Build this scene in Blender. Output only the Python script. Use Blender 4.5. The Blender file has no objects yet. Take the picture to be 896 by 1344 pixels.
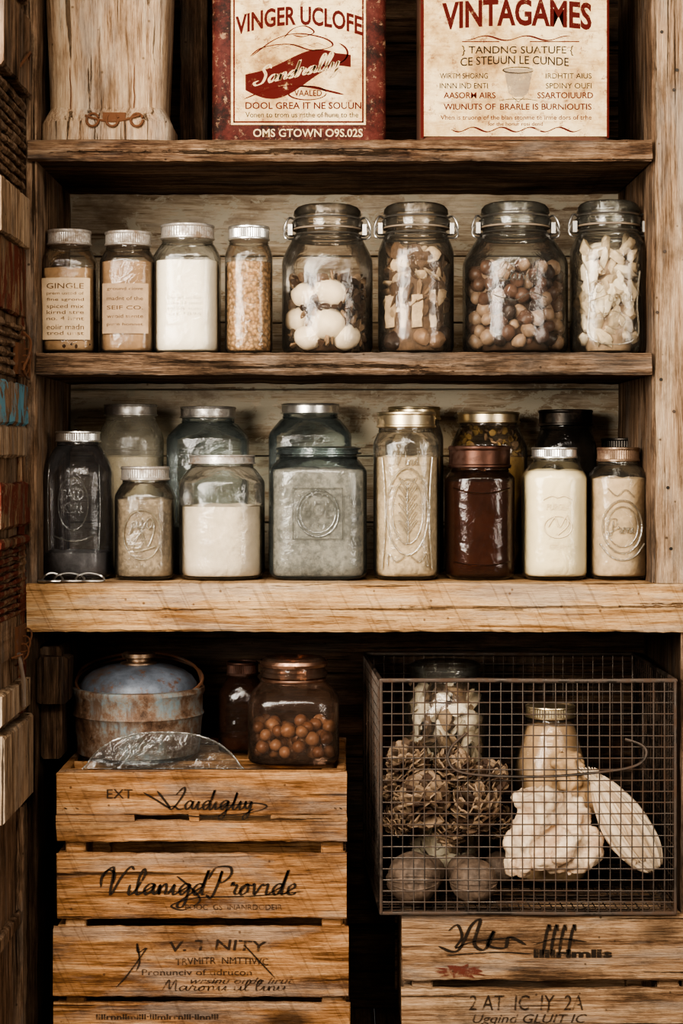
import bpy, bmesh, math, random
from mathutils import Vector, Matrix, Euler, noise
random.seed(7)
R_=random.Random(11)
D=2.4; ZC=0.815
def S(d): return (D+d)/D/1000
def X(x,d=0): return (x-448)*S(d)
def Z(y,d=0): return ZC+(600-y)*S(d)
def W(x,y,d): return (X(x,d),d,Z(y,d))
scn=bpy.context.scene

# ------------------------------------------------------------ materials
class NT:
    def __init__(s,name):
        s.m=bpy.data.materials.new(name); s.m.use_nodes=True
        s.t=s.m.node_tree; s.t.nodes.clear(); s.out=s.n('ShaderNodeOutputMaterial')
    def n(s,ty,**k):
        nd=s.t.nodes.new(ty)
        for a,b in k.items(): setattr(nd,a,b)
        return nd
    def l(s,a,b): s.t.links.new(a,b)
    def coord(s,scale=(1,1,1),loc=None,prerot=None):
        tc=s.n('ShaderNodeTexCoord'); src=tc.outputs['Object']
        if prerot:
            m0=s.n('ShaderNodeMapping'); m0.inputs['Rotation'].default_value=prerot; s.l(src,m0.inputs['Vector']); src=m0.outputs['Vector']
        mp=s.n('ShaderNodeMapping')
        mp.inputs['Scale'].default_value=scale
        mp.inputs['Location'].default_value=loc or (R_.random()*9,R_.random()*9,R_.random()*9)
        s.l(src,mp.inputs['Vector']); return mp.outputs['Vector']
    def noise(s,vec,scale,detail=6,rough=.6,dist=0):
        nd=s.n('ShaderNodeTexNoise'); nd.inputs['Scale'].default_value=scale; nd.inputs['Detail'].default_value=detail
        nd.inputs['Roughness'].default_value=rough; nd.inputs['Distortion'].default_value=dist
        s.l(vec,nd.inputs['Vector']); return nd.outputs['Fac']
    def ramp(s,fac,stops):
        nd=s.n('ShaderNodeValToRGB'); e=nd.color_ramp.elements
        while len(e)<len(stops): e.new(.5)
        for i,(p,c) in enumerate(stops):
            e[i].position=p
            if not hasattr(c,'__len__'): c=(c,c,c)
            e[i].color=tuple(c)+(1,)
        s.l(fac,nd.inputs['Fac']); return nd.outputs['Color']
    def mix(s,fac,a,b,mode='MIX'):
        nd=s.n('ShaderNodeMix',data_type='RGBA',blend_type=mode)
        for idx,v in ((0,fac),(6,a),(7,b)):
            if hasattr(v,'links'): s.l(v,nd.inputs[idx])
            else:
                if idx: v=tuple(v)+(1,)
                nd.inputs[idx].default_value=v
        return nd.outputs[2]
    def math(s,op,a,b=0):
        nd=s.n('ShaderNodeMath',operation=op)
        for i,v in enumerate((a,b)):
            if hasattr(v,'links'): s.l(v,nd.inputs[i])
            else: nd.inputs[i].default_value=v
        return nd.outputs[0]
    def bump(s,h,st,dist=.002):
        b=s.n('ShaderNodeBump'); b.inputs['Strength'].default_value=st; b.inputs['Distance'].default_value=dist
        s.l(h,b.inputs['Height']); return b.outputs['Normal']
    def pr(s,col,rough=.6,metal=0,normal=None,spec=.5,coat=0):
        p=s.n('ShaderNodeBsdfPrincipled')
        for k,v in (('Base Color',col),('Roughness',rough),('Metallic',metal),('Specular IOR Level',spec),('Coat Weight',coat)):
            if hasattr(v,'links'): s.l(v,p.inputs[k])
            else:
                if k=='Base Color': v=tuple(v)+(1,)
                p.inputs[k].default_value=v
        if normal: s.l(normal,p.inputs['Normal'])
        return p.outputs[0]
    def done(s,sh): s.l(sh,s.out.inputs['Surface']); return s.m

def wood(name,cols,axis='X',rough=.85,bump=1.0,paint=None,pamt=.5,knots=True,dirt=(.04,.024,.014),dirtamt=.6,saw=0,crack=1):
    t=NT(name)
    def sc(g,o): return tuple(g if a==axis else o for a in 'XYZ')
    f1=t.noise(t.coord(sc(1.3,16)),2.2,8,.65,1.6)
    f2=t.noise(t.coord(sc(4,130)),2.0,6,.8,.3)
    f4=t.noise(t.coord(sc(16,420)),2.0,3,.7,.1)
    f3=t.noise(t.coord(sc(2,6)),2.5,5,.65)
    f=t.math('ADD',t.math('ADD',t.math('MULTIPLY',f1,.32),t.math('MULTIPLY',f2,.3)),t.math('ADD',t.math('MULTIPLY',f3,.2),t.math('MULTIPLY',f4,.18)))
    col=t.ramp(f,[(.43,cols[0]),(.48,cols[1]),(.525,cols[2]),(.58,cols[3])])
    # grey weathered patches
    gw=t.noise(t.coord(sc(1.5,8)),3,7,.7,.4)
    g0=sum(cols[2])/3
    col=t.mix(t.math('MULTIPLY',t.ramp(gw,[(.5,0),(.62,1)]),.38),col,(g0*1.08,g0,g0*.88))
    cr=t.noise(t.coord(sc(1.0,60)),1.6,6,.7,.5)
    crk=t.ramp(cr,[(.36,1),(.40,0)])
    col=t.mix(t.math('MULTIPLY',crk,.9*crack),col,dirt)
    dn=t.noise(t.coord(sc(3,6)),3,9,.75)
    col=t.mix(t.math('MULTIPLY',t.ramp(dn,[(.48,0),(.62,1)]),dirtamt),col,dirt)
    if saw:
        sn=t.noise(t.coord((170,2,9),prerot=(0,.45,0)),1,4,.6,.2)
        col=t.mix(t.math('MULTIPLY',t.ramp(sn,[(.57,0),(.64,1)]),saw),col,tuple(c*.5 for c in cols[0]))
    if knots:
        vo=t.n('ShaderNodeTexVoronoi'); vo.inputs['Scale'].default_value=5.5
        t.l(t.coord(sc(.55,1.1)),vo.inputs['Vector'])
        col=t.mix(t.math('MULTIPLY',t.ramp(vo.outputs['Distance'],[(.06,1),(.13,0)]),.8),col,tuple(c*.35 for c in cols[0]))
    vs=t.n('ShaderNodeTexVoronoi'); vs.inputs['Scale'].default_value=40
    t.l(t.coord((1,1,1)),vs.inputs['Vector'])
    col=t.mix(t.math('MULTIPLY',t.ramp(vs.outputs['Distance'],[(.05,1),(.085,0)]),.7),col,dirt)
    if paint:
        pn=t.noise(t.coord(sc(5,9)),3,9,.75,.5)
        col=t.mix(t.ramp(pn,[(pamt-.02,0),(pamt+.02,1)]),col,paint)
    h=t.math('ADD',t.math('ADD',t.math('MULTIPLY',f2,.9),t.math('MULTIPLY',f4,.5)),t.math('SUBTRACT',f1,t.math('MULTIPLY',crk,1.5)))
    return t.done(t.pr(col,rough,0,t.bump(h,bump,.003),.12))

def powder(name,c,scale=60,bump=.3,var=.25,rough=.9,c2=None):
    t=NT(name); v=t.coord((1,1,1))
    n1=t.noise(v,scale,8,.7); n2=t.noise(v,scale*.15,5,.6)
    c2=c2 or tuple(x*(1-var) for x in c)
    col=t.mix(t.ramp(t.math('ADD',t.math('MULTIPLY',n1,.6),t.math('MULTIPLY',n2,.4)),[(.43,0),(.57,1)]),c2,c)
    return t.done(t.pr(col,rough,0,t.bump(n1,bump,.003),.2))
def seeds(name,c1,c2,scale=190):
    t=NT(name); vo=t.n('ShaderNodeTexVoronoi'); vo.inputs['Scale'].default_value=scale
    t.l(t.coord((1,1,1)),vo.inputs['Vector'])
    sp=t.n('ShaderNodeSeparateColor'); t.l(vo.outputs['Color'],sp.inputs[0])
    col=t.mix(sp.outputs[0],c1,c2)
    col=t.mix(t.ramp(vo.outputs['Distance'],[(.35,0),(.75,.8)]),col,tuple(x*.25 for x in c1))
    b=t.n('ShaderNodeBump',invert=True); b.inputs['Strength'].default_value=.9; b.inputs['Distance'].default_value=.003
    t.l(vo.outputs['Distance'],b.inputs['Height'])
    return t.done(t.pr(col,.6,0,b.outputs['Normal'],.3))
def metal(name,c,rough=.35,rust=.55,rc=(.12,.05,.02),bump=.15):
    t=NT(name); v=t.coord((1,1,1)); n1=t.noise(v,45,9,.75); n2=t.noise(v,12,6,.65)
    k=t.ramp(t.math('ADD',t.math('MULTIPLY',n1,.5),t.math('MULTIPLY',n2,.5)),[(rust-.05,0),(rust+.07,1)])
    col=t.mix(k,c,rc); met=t.math('SUBTRACT',.95,t.math('MULTIPLY',k,.8))
    ro=t.math('ADD',rough,t.math('MULTIPLY',k,.4))
    return t.done(t.pr(col,ro,met,t.bump(n1,bump,.002)))
def solid(name,c,rough=.6,var=.3,scale=25,spec=.4,coat=0,bump=.2,c2=None):
    t=NT(name); n1=t.noise(t.coord((1,1,1)),scale,8,.7)
    col=t.mix(t.ramp(n1,[(.38,0),(.62,1)]),c2 or tuple(x*(1-var) for x in c),c)
    return t.done(t.pr(col,rough,0,t.bump(n1,bump,.002),spec,coat))
def glass(name,tint=(.93,.95,.93),edge=(.45,.5,.48),gl=1.0,haze=.05,hazec=(.6,.56,.48),wavy=.42,rough=.11):
    t=NT(name); v=t.coord((1,1,1))
    n1=t.noise(v,34,4,.6,.4); n2=t.noise(v,70,8,.75)
    nm=t.bump(t.math('ADD',n1,t.math('MULTIPLY',n2,.1)),wavy,.006)
    lw=t.n('ShaderNodeLayerWeight'); lw.inputs['Blend'].default_value=.3; t.l(nm,lw.inputs['Normal'])
    col=t.ramp(lw.outputs['Facing'],[(.2,tint),(.62,tuple(.6*a+.4*b for a,b in zip(tint,edge))),(.95,edge)])
    tr=t.n('ShaderNodeBsdfTransparent'); t.l(col,tr.inputs['Color'])
    g=t.n('ShaderNodeBsdfGlossy'); g.inputs['Roughness'].default_value=rough; t.l(nm,g.inputs['Normal'])
    fr=t.n('ShaderNodeFresnel'); fr.inputs['IOR'].default_value=1.5; t.l(nm,fr.inputs['Normal'])
    fac=t.math('MINIMUM',t.math('MULTIPLY',fr.outputs[0],1.15*gl),1)
    m=t.n('ShaderNodeMixShader'); t.l(fac,m.inputs[0]); t.l(tr.outputs[0],m.inputs[1]); t.l(g.outputs[0],m.inputs[2])
    df=t.n('ShaderNodeBsdfDiffuse'); df.inputs['Color'].default_value=tuple(hazec)+(1,)
    tl=t.n('ShaderNodeBsdfTranslucent'); tl.inputs['Color'].default_value=tuple(hazec)+(1,)
    ms=t.n('ShaderNodeMixShader'); ms.inputs[0].default_value=.4; t.l(df.outputs[0],ms.inputs[1]); t.l(tl.outputs[0],ms.inputs[2])
    m2=t.n('ShaderNodeMixShader'); t.l(t.math('MULTIPLY',t.ramp(n2,[(.35,.35),(.7,1)]),haze*1.3),m2.inputs[0])
    t.l(m.outputs[0],m2.inputs[1]); t.l(ms.outputs[0],m2.inputs[2])
    return t.done(m2.outputs[0])
def ink(name,c,wear=.5,k=.9):
    t=NT(name); n1=t.noise(t.coord((1,1,1)),60,8,.8)
    tr=t.n('ShaderNodeBsdfTransparent'); p=t.pr(c,.8,0,None,.1)
    m=t.n('ShaderNodeMixShader'); t.l(t.ramp(n1,[(wear-.12,.15*k),(wear-.02,k)]),m.inputs[0])
    t.l(tr.outputs[0],m.inputs[1]); t.l(p,m.inputs[2]); return t.done(m.outputs[0])

# ------------------------------------------------------------ mesh builder
def crom(P,k=6):
    out=[]; P=[P[0]]+list(P)+[P[-1]]
    for i in range(1,len(P)-2):
        a,b,c,d=P[i-1],P[i],P[i+1],P[i+2]
        for j in range(k):
            t=j/k
            out.append(tuple(.5*((2*b[q])+(-a[q]+c[q])*t+(2*a[q]-5*b[q]+4*c[q]-d[q])*t*t+(-a[q]+3*b[q]-3*c[q]+d[q])*t**3) for q in range(len(b))))
    out.append(tuple(P[-2])); return out
class MB:
    def __init__(s): s.v=[];s.f=[];s.m=[]
    def add(s,vs,fs,mat=0):
        o=len(s.v); s.v+= [tuple(v) for v in vs]
        for f in fs: s.f.append(tuple(i+o for i in f)); s.m.append(mat)
    def board(s,lo,hi,axis='X',n=24,j=(.0004,.0012),ch=.0018,mat=0):
        ax='XYZ'.index(axis); a,b=[i for i in range(3) if i!=ax]
        ch=min(ch,(hi[a]-lo[a])*.3,(hi[b]-lo[b])*.3)
        vs=[];fs=[]
        k0=random.random()*50
        for i in range(n+1):
            t=lo[ax]+(hi[ax]-lo[ax])*i/n
            ca=[(lo[a]+ch,lo[b]),(hi[a]-ch,lo[b]),(hi[a],lo[b]+ch),(hi[a],hi[b]-ch),(hi[a]-ch,hi[b]),(lo[a]+ch,hi[b]),(lo[a],hi[b]-ch),(lo[a],lo[b]+ch)]
            for q,(u,w) in enumerate(ca):
                nz=noise.noise(Vector((t*14+k0,q//2*3.3,k0)))*1.2+random.uniform(-.5,.5)
                p=[0,0,0]; p[ax]=t+(random.uniform(-.001,.001) if i in(0,n) else 0); p[a]=u+nz*j[0]; p[b]=w+nz*j[1]*(1 if q%2 else .8); vs.append(p)
        for i in range(n):
            for q in range(8): fs.append((i*8+q,i*8+(q+1)%8,i*8+8+(q+1)%8,i*8+8+q))
        fs.append(tuple(range(8))); fs.append(tuple(n*8+q for q in range(8)))
        s.add(vs,fs,mat)
    def box(s,lo,hi,mat=0):
        x0,y0,z0=lo;x1,y1,z1=hi
        s.add([(x0,y0,z0),(x1,y0,z0),(x1,y1,z0),(x0,y1,z0),(x0,y0,z1),(x1,y0,z1),(x1,y1,z1),(x0,y1,z1)],
          [(0,1,2,3),(4,5,6,7),(0,1,5,4),(1,2,6,5),(2,3,7,6),(3,0,4,7)],mat)
    def lathe(s,prof,cx,cy,seg=48,ry=1,capb=True,capt=True,mat=0,knurl=0,wob=0):
        vs=[];fs=[]
        for pi,p in enumerate(prof):
            z,r=p[0],p[1]; n=p[2] if len(p)>2 else 2
            for i in range(seg):
                a=2*math.pi*i/seg; c,sn=math.cos(a),math.sin(a)
                rr=r/((abs(c)**n+abs(sn)**n)**(1/n))
                if knurl and i%2: rr-=knurl
                if wob: rr*=1+wob*noise.noise(Vector((c*2,sn*2,z*30)))
                vs.append((cx+rr*c,cy+rr*sn*ry,z))
        m=len(prof)
        for k in range(m-1):
            for i in range(seg): fs.append((k*seg+i,k*seg+(i+1)%seg,(k+1)*seg+(i+1)%seg,(k+1)*seg+i))
        if capb: fs.append(tuple(range(seg)))
        if capt: fs.append(tuple((m-1)*seg+i for i in range(seg)))
        s.add(vs,fs,mat)
    def tube(s,pts,r,seg=6,mat=0,closed=False):
        pts=[Vector(p) for p in pts]; n=len(pts); vs=[];fs=[]
        up=Vector((0,0,1)); prev=None
        for i,p in enumerate(pts):
            if closed: t=(pts[(i+1)%n]-pts[i-1])
            else: t=pts[min(i+1,n-1)]-pts[max(i-1,0)]
            t.normalize()
            if prev is None:
                a=t.cross(up if abs(t.z)<.9 else Vector((0,1,0)))
            else: a=prev-t*prev.dot(t)
            a.normalize(); prev=a; b=t.cross(a)
            rr=r[i] if hasattr(r,'__len__') else r
            for k in range(seg):
                an=2*math.pi*k/seg; vs.append(p+a*math.cos(an)*rr+b*math.sin(an)*rr)
        for i in range(n if closed else n-1):
            j=(i+1)%n
            for k in range(seg): fs.append((i*seg+k,i*seg+(k+1)%seg,j*seg+(k+1)%seg,j*seg+k))
        if not closed: fs.append(tuple(range(seg))); fs.append(tuple((n-1)*seg+k for k in range(seg)))
        s.add(vs,fs,mat)
    def torus(s,c,R,r,mat=0,seg=40,ry=1,tilt=0,n=2):
        pts=[]
        for i in range(seg):
            a=2*math.pi*i/seg; co,si=math.cos(a),math.sin(a); rr=R/((abs(co)**n+abs(si)**n)**(1/n))
            pts.append((c[0]+rr*co,c[1]+rr*si*ry,c[2]+rr*si*tilt))
        s.tube(pts,r,6,mat,True)
    def blob(s,c,r,rot=None,mat=0,sub=2,amp=.08,fr=1.5,seed=0):
        bv,bf=ICO[sub]; c=Vector(c)
        rot=rot or Euler((random.random()*6,random.random()*6,random.random()*6))
        M=rot.to_matrix() if isinstance(rot,Euler) else rot; so=Vector((seed*3.1+random.random()*20,1,2))
        vs=[]
        for v in bv:
            k=1+amp*noise.noise(v*fr+so)*2
            q=Vector((v.x*r[0],v.y*r[1],v.z*r[2]))*k if hasattr(r,'__len__') else v*r*k
            vs.append(c+M@q)
        s.add(vs,bf,mat)
    def ribbon(s,pts,d,w,mat=0,cal=True):
        vs=[];fs=[];n=len(pts)
        for i,(x,y) in enumerate(pts):
            x0,y0=pts[max(i-1,0)];x1,y1=pts[min(i+1,n-1)]
            dx,dy=x1-x0,y1-y0;L=math.hypot(dx,dy) or 1;dx/=L;dy/=L
            ww=w*(.3+.7*abs(dx*.3+dy*.95)) if cal else w
            e=min(1,min(i,n-1-i)/3+.2); ww*=e/2
            vs.append(W(x-dy*ww,y+dx*ww,d)); vs.append(W(x+dy*ww,y-dx*ww,d))
        for i in range(n-1): fs.append((2*i,2*i+1,2*i+3,2*i+2))
        s.add(vs,fs,mat)
ICO={}
for sub in (1,2,3,4):
    bm=bmesh.new(); bmesh.ops.create_icosphere(bm,subdivisions=sub,radius=1)
    bm.verts.ensure_lookup_table()
    ICO[sub]=([v.co.copy() for v in bm.verts],[tuple(v.index for v in f.verts) for f in bm.faces]); bm.free()

def mkmesh(name,mb,mats,origin=(0,0,0),smooth=True,recalc=True,ang=38):
    me=bpy.data.meshes.new(name); o=Vector(origin)
    me.from_pydata([tuple(Vector(v)-o) for v in mb.v],[],mb.f)
    for m in mats: me.materials.append(m)
    me.polygons.foreach_set('material_index',mb.m)
    if recalc:
        bm=bmesh.new(); bm.from_mesh(me); bmesh.ops.recalc_face_normals(bm,faces=bm.faces); bm.to_mesh(me); bm.free()
    me.polygons.foreach_set('use_smooth',[smooth]*len(me.polygons))
    if smooth: me.set_sharp_from_angle(angle=math.radians(ang))
    me.update(); return me
def single(name,mb,mats,origin=(0,0,0),**k):
    ob=bpy.data.objects.new(name,mkmesh(name,mb,mats,origin,**k)); ob.location=origin
    scn.collection.objects.link(ob); return ob
class G:
    def __init__(s,name,origin):
        s.o=Vector(origin); s.e=bpy.data.objects.new(name,None); s.e.location=s.o; s.e.empty_display_size=.05
        scn.collection.objects.link(s.e)
    def part(s,name,mb,mats,**k):
        if not mb.v: return
        ob=bpy.data.objects.new(name,mkmesh(name,mb,mats,s.o,**k)); ob.parent=s.e
        scn.collection.objects.link(ob); return ob

def textmesh(txt,shear=0,bold=0.0,spacing=1):
    c=bpy.data.curves.new('t','FONT'); c.body=txt; c.size=1; c.shear=shear; c.offset=bold; c.space_character=spacing; c.resolution_u=3
    ob=bpy.data.objects.new('t',c); scn.collection.objects.link(ob)
    bpy.context.view_layer.update()
    me=bpy.data.meshes.new_from_object(ob.evaluated_get(bpy.context.evaluated_depsgraph_get()))
    vs=[(v.co.x,v.co.y) for v in me.vertices]; fs=[tuple(p.vertices) for p in me.polygons]
    bpy.data.objects.remove(ob); bpy.data.curves.remove(c); bpy.data.meshes.remove(me)
    if not vs: return [],[]
    x0=min(v[0] for v in vs);x1=max(v[0] for v in vs);y0=min(v[1] for v in vs);y1=max(v[1] for v in vs)
    return [((v[0]-x0)/(x1-x0),(v[1]-y0)/(y1-y0)) for v in vs],fs
def ptext(mb,txt,x0,x1,y0,y1,d,mat=0,arc=0,shear=0,bold=.0,rise=0):
    vs,fs=textmesh(txt,shear,bold)
    out=[]
    for u,v in vs:
        y=y1+(y0-y1)*v-arc*(1-(2*u-1)**2)-rise*u
        out.append(W(x0+(x1-x0)*u,y,d))
    mb.add(out,fs,mat)
CUR={'a':([(.9,.85),(.5,1),(.15,.5),(.4,0),(.8,.4),(.95,.95),(.95,.2),(1.25,.1)],1.25),
'd':([(.9,.8),(.5,1),(.15,.5),(.4,0),(.8,.4),(1.1,2.3),(.95,.2),(1.25,.1)],1.25),
'e':([(.3,.35),(.75,.7),(.6,1),(.25,.7),(.3,.1),(.7,0),(1.0,.25)],1.0),
'g':([(.9,.85),(.5,1),(.15,.5),(.4,0),(.85,.5),(.95,.9),(.85,-.9),(.4,-1.2),(.3,-.8),(1.2,.1)],1.2),
'i':([(.35,.95),(.35,.2),(.5,0),(.8,.2)],.75),
'l':([(.35,.8),(.7,1.9),(.5,2.4),(.25,1.6),(.3,.2),(.5,0),(.8,.2)],.8),
'n':([(.2,.9),(.25,0),(.3,.6),(.65,1),(.8,.6),(.8,.1),(1.1,.15)],1.1),
'm':([(.2,.9),(.25,0),(.3,.6),(.6,1),(.7,.6),(.7,0),(.8,.7),(1.1,1),(1.2,.6),(1.2,.1),(1.5,.15)],1.5),
'o':([(.6,.95),(.2,.6),(.35,0),(.8,.3),(.75,.9),(.6,.95),(1.1,.85)],1.1),
'r':([(.2,.8),(.35,1.15),(.45,.9),(.75,.85),(.65,.2),(1,.1)],.95),
's':([(.5,1.1),(.75,.5),(.5,0),(.15,.15),(.9,.15)],.9),
't':([(.4,.9),(.5,2),(.4,.9),(.4,.15),(.6,0),(.85,.2)],.8),
'u':([(.2,.95),(.2,.2),(.5,0),(.85,.5),(.9,.95),(.9,.15),(1.2,.1)],1.15),
'v':([(.2,.95),(.4,0),(.85,.9),(1.1,.85)],1.05),
'y':([(.2,.95),(.25,.3),(.55,.1),(.85,.9),(.75,-.9),(.35,-1.2),(.3,-.8),(1.2,.1)],1.2),
'V':([(-.7,1.6),(-.4,2.3),(.1,2.4),(.3,0),(.9,1.6),(1.5,2.6),(1.9,2.3)],1.5),
'P':([(-.5,1.4),(-.1,2.5),(1.1,2.6),(1.4,1.9),(.9,1.2),(.5,1.3),(.55,2.2),(.4,.8),(.1,-.3),(-.4,0)],1.4),
'L':([(.1,1.7),(.8,2.6),(1.0,2.0),(.5,.7),(.0,0),(-.3,.25),(.2,.35),(.8,0),(1.4,.1)],1.3),
'S':([(1.4,2.0),(1.0,2.6),(.5,2.1),(.9,1.2),(.7,.2),(0,0),(-.3,.4),(.2,.6)],1.3),
'M':([(-.2,.1),(.3,2.4),(.6,.3),(1.1,2.4),(1.3,.2),(1.6,.1)],1.6)}
def cursive(mb,word,x0,x1,yb,u,d,w,mat=0,rise=0,sh=.4):
    strokes=[];cur=[];x=0
    for ch in word:
        if ch==' ':
            if cur: strokes.append(cur); cur=[]
            x+=.5; continue
        P,wd=CUR[ch]
        if ch.isupper():
            if cur: strokes.append(cur); cur=[]
            strokes.append([(x+a,b) for a,b in P])
        else: cur+=[(x+a,b) for a,b in P]
        x+=wd
    if cur: strokes.append(cur)
    k=(x1-x0)/x
    for st in strokes:
        pts=[(x0+(a+b*sh*u/k*.6)*k, yb-b*u-rise*(a/x)) for a,b in crom(st,6)]
        mb.ribbon(pts,d,w,mat)

# ------------------------------------------------------------ material library
M_shelfdark=wood('wood_shelf_grey',[(.032,.019,.013),(.12,.075,.047),(.24,.155,.1),(.4,.28,.19)],'X')
M_shelf1=wood('wood_shelf_brown',[(.038,.02,.013),(.13,.074,.044),(.25,.155,.095),(.39,.27,.175)],'X')
M_beam=wood('wood_beam_pale',[(.22,.11,.045),(.44,.26,.125),(.58,.37,.195),(.7,.49,.29)],'X',dirtamt=.3,dirt=(.12,.06,.03),saw=.3,crack=.7)
M_crate=wood('wood_crate_orange',[(.115,.05,.02),(.285,.14,.06),(.42,.225,.105),(.54,.33,.175)],'X',dirtamt=.5,dirt=(.07,.033,.016),saw=.25)
M_crate2=wood('wood_crate_dull',[(.09,.048,.026),(.24,.14,.078),(.38,.24,.14),(.52,.36,.23)],'X',dirtamt=.55)
M_post=wood('wood_post_pale',[(.13,.08,.048),(.31,.205,.13),(.43,.305,.2),(.55,.42,.3)],'Z',dirtamt=.45)
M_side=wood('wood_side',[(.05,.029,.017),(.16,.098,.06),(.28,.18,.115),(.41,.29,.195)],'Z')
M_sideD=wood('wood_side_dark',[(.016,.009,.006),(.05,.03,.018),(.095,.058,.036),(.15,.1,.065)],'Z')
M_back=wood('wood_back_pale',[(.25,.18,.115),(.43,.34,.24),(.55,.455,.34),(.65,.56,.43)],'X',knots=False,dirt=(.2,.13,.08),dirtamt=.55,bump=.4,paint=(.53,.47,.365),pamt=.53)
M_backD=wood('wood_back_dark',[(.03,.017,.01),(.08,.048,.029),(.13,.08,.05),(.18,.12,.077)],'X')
M_floor=wood('wood_floor',[(.04,.022,.012),(.09,.05,.03),(.14,.085,.05),(.2,.12,.07)],'Y')
M_red=wood('wood_red_paint',[(.08,.04,.02),(.17,.1,.06),(.27,.17,.1),(.38,.26,.17)],'Z',paint=(.15,.045,.03),pamt=.5)
M_blue=wood('wood_blue_paint',[(.1,.06,.04),(.2,.13,.08),(.3,.2,.13),(.4,.28,.2)],'Z',paint=(.14,.29,.35),pamt=.5)
M_plaster=solid('plaster',(.42,.37,.3),.9,.15,6)
G_clear=glass('glass_clear',(.97,.97,.94),(.3,.3,.27))
G_warm=glass('glass_warm',(.95,.91,.85),(.3,.25,.2))
G_teal=glass('glass_teal',(.88,.925,.925),(.27,.37,.38),haze=.08,hazec=(.5,.58,.57))
G_grey=glass('glass_smoke',(.76,.75,.74),(.15,.15,.15),haze=.07,hazec=(.4,.4,.42))
G_dark=glass('glass_dark',(.38,.34,.31),(.06,.05,.05),haze=.03)
G_pink=glass('glass_amber_pale',(.93,.8,.71),(.42,.26,.18),haze=.06,hazec=(.65,.46,.35))
G_brown=glass('glass_brown',(.58,.4,.3),(.14,.075,.05),gl=1.2,haze=.07,hazec=(.32,.19,.13))
G_frost=glass('glass_frost',(.93,.92,.87),(.5,.47,.4),haze=.3,hazec=(.72,.68,.57))
G_emb=glass('glass_emboss',(.86,.82,.74),(.3,.26,.2),gl=2.2,haze=.22,hazec=(.78,.7,.56),wavy=.6,rough=.15)
G_embd=glass('glass_emboss_dark',(.72,.71,.67),(.22,.22,.2),gl=2.4,haze=.14,hazec=(.58,.57,.52),wavy=.6,rough=.15)
L_silver=metal('lid_silver',(.74,.72,.68),.32,.6,(.3,.22,.15))
L_gold=metal('lid_gold',(.62,.51,.34),.34,.56,(.22,.13,.07))
L_zinc=metal('lid_zinc',(.57,.54,.5),.4,.55,(.2,.145,.1))
L_bronze=metal('lid_bronze',(.3,.21,.145),.4,.52,(.1,.05,.03))
L_brown=metal('lid_brown',(.1,.052,.038),.4,.5,(.055,.027,.018))
L_black=metal('lid_black',(.05,.044,.038),.4,.55,(.09,.055,.035))
M_wire=metal('wire_steel',(.4,.38,.35),.35,.6,(.12,.08,.05))
M_bask=metal('wire_basket_dark',(.11,.092,.078),.42,.5,(.08,.047,.029))
M_rubber=solid('rubber_seal',(.22,.17,.12),.7)
M_rust=metal('rusty_iron',(.16,.12,.1),.55,.42,(.13,.055,.025),.5)
P_tan=powder('spice_tan',(.52,.36,.22),70,.3); P_brown=powder('spice_brown',(.41,.275,.17),70,.3)
P_dark=powder('spice_dark',(.065,.034,.02),60,.5)
P_white=powder('flour_white',(.88,.8,.67),30,.35,.08); P_flour2=powder('flour_beige',(.79,.67,.52),28,.6,.18)
P_cream=powder('cream_butter',(.89,.77,.54),10,.1,.07,.5); P_grey=powder('grain_grey',(.41,.32,.23),140,.8,.45)
P_grain=powder('grain_beige',(.65,.51,.35),150,.8,.35); P_choc=powder('cocoa_brown',(.11,.054,.034),20,.2,.45,.5)
P_tealf=powder('grain_teal',(.37,.31,.25),120,.8,.5); P_palet=powder('meal_pale_green',(.42,.39,.34),60,.4,.35); P_yel=powder('oil_yellow',(.46,.32,.14),30,.2,.4)
P_frost=powder('salt_pale',(.58,.51,.39),20,.3,.2); P_sand=powder('sand_beige',(.63,.48,.32),60,.5,.25)
P_char=powder('char_dark',(.045,.043,.043),40,.4,.5)
SD=seeds('coriander_seed',(.62,.42,.24),(.38,.23,.12),210)
N1=solid('nut_dark',(.055,.028,.018),.4,.5,60); N2=solid('nut_red',(.15,.075,.047),.4,.4,60); N3=solid('nut_tan',(.36,.235,.155),.42,.3,60)
MU=solid('mushroom_cream',(.87,.77,.62),.5,.1,30,bump=.3); MU2=solid('slice_pale',(.62,.49,.34),.7,.35,60)
FL1=solid('flake_brown',(.15,.092,.055),.7,.5,80); FL2=solid('flake_tan',(.36,.245,.155),.7,.4,80); FL3=solid('bone_pale',(.77,.66,.51),.6,.25,50)
PAPER=solid('label_paper',(.67,.5,.32),.85,.25,30); PAPER2=solid('label_paper_dull',(.43,.3,.19),.85,.3,30)
INKB=ink('ink_black',(.025,.018,.013),.48,.88); INKBr=ink('ink_brown',(.14,.075,.04),.5,.75); INKR=ink('ink_red',(.095,.013,.011),.44,.92); INKC=ink('ink_cream',(.6,.45,.27),.46,.9)
INKG=ink('ink_grey',(.3,.25,.2),.5,.5); INKW=ink('ink_weak',(.03,.02,.014),.51,.82)

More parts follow.
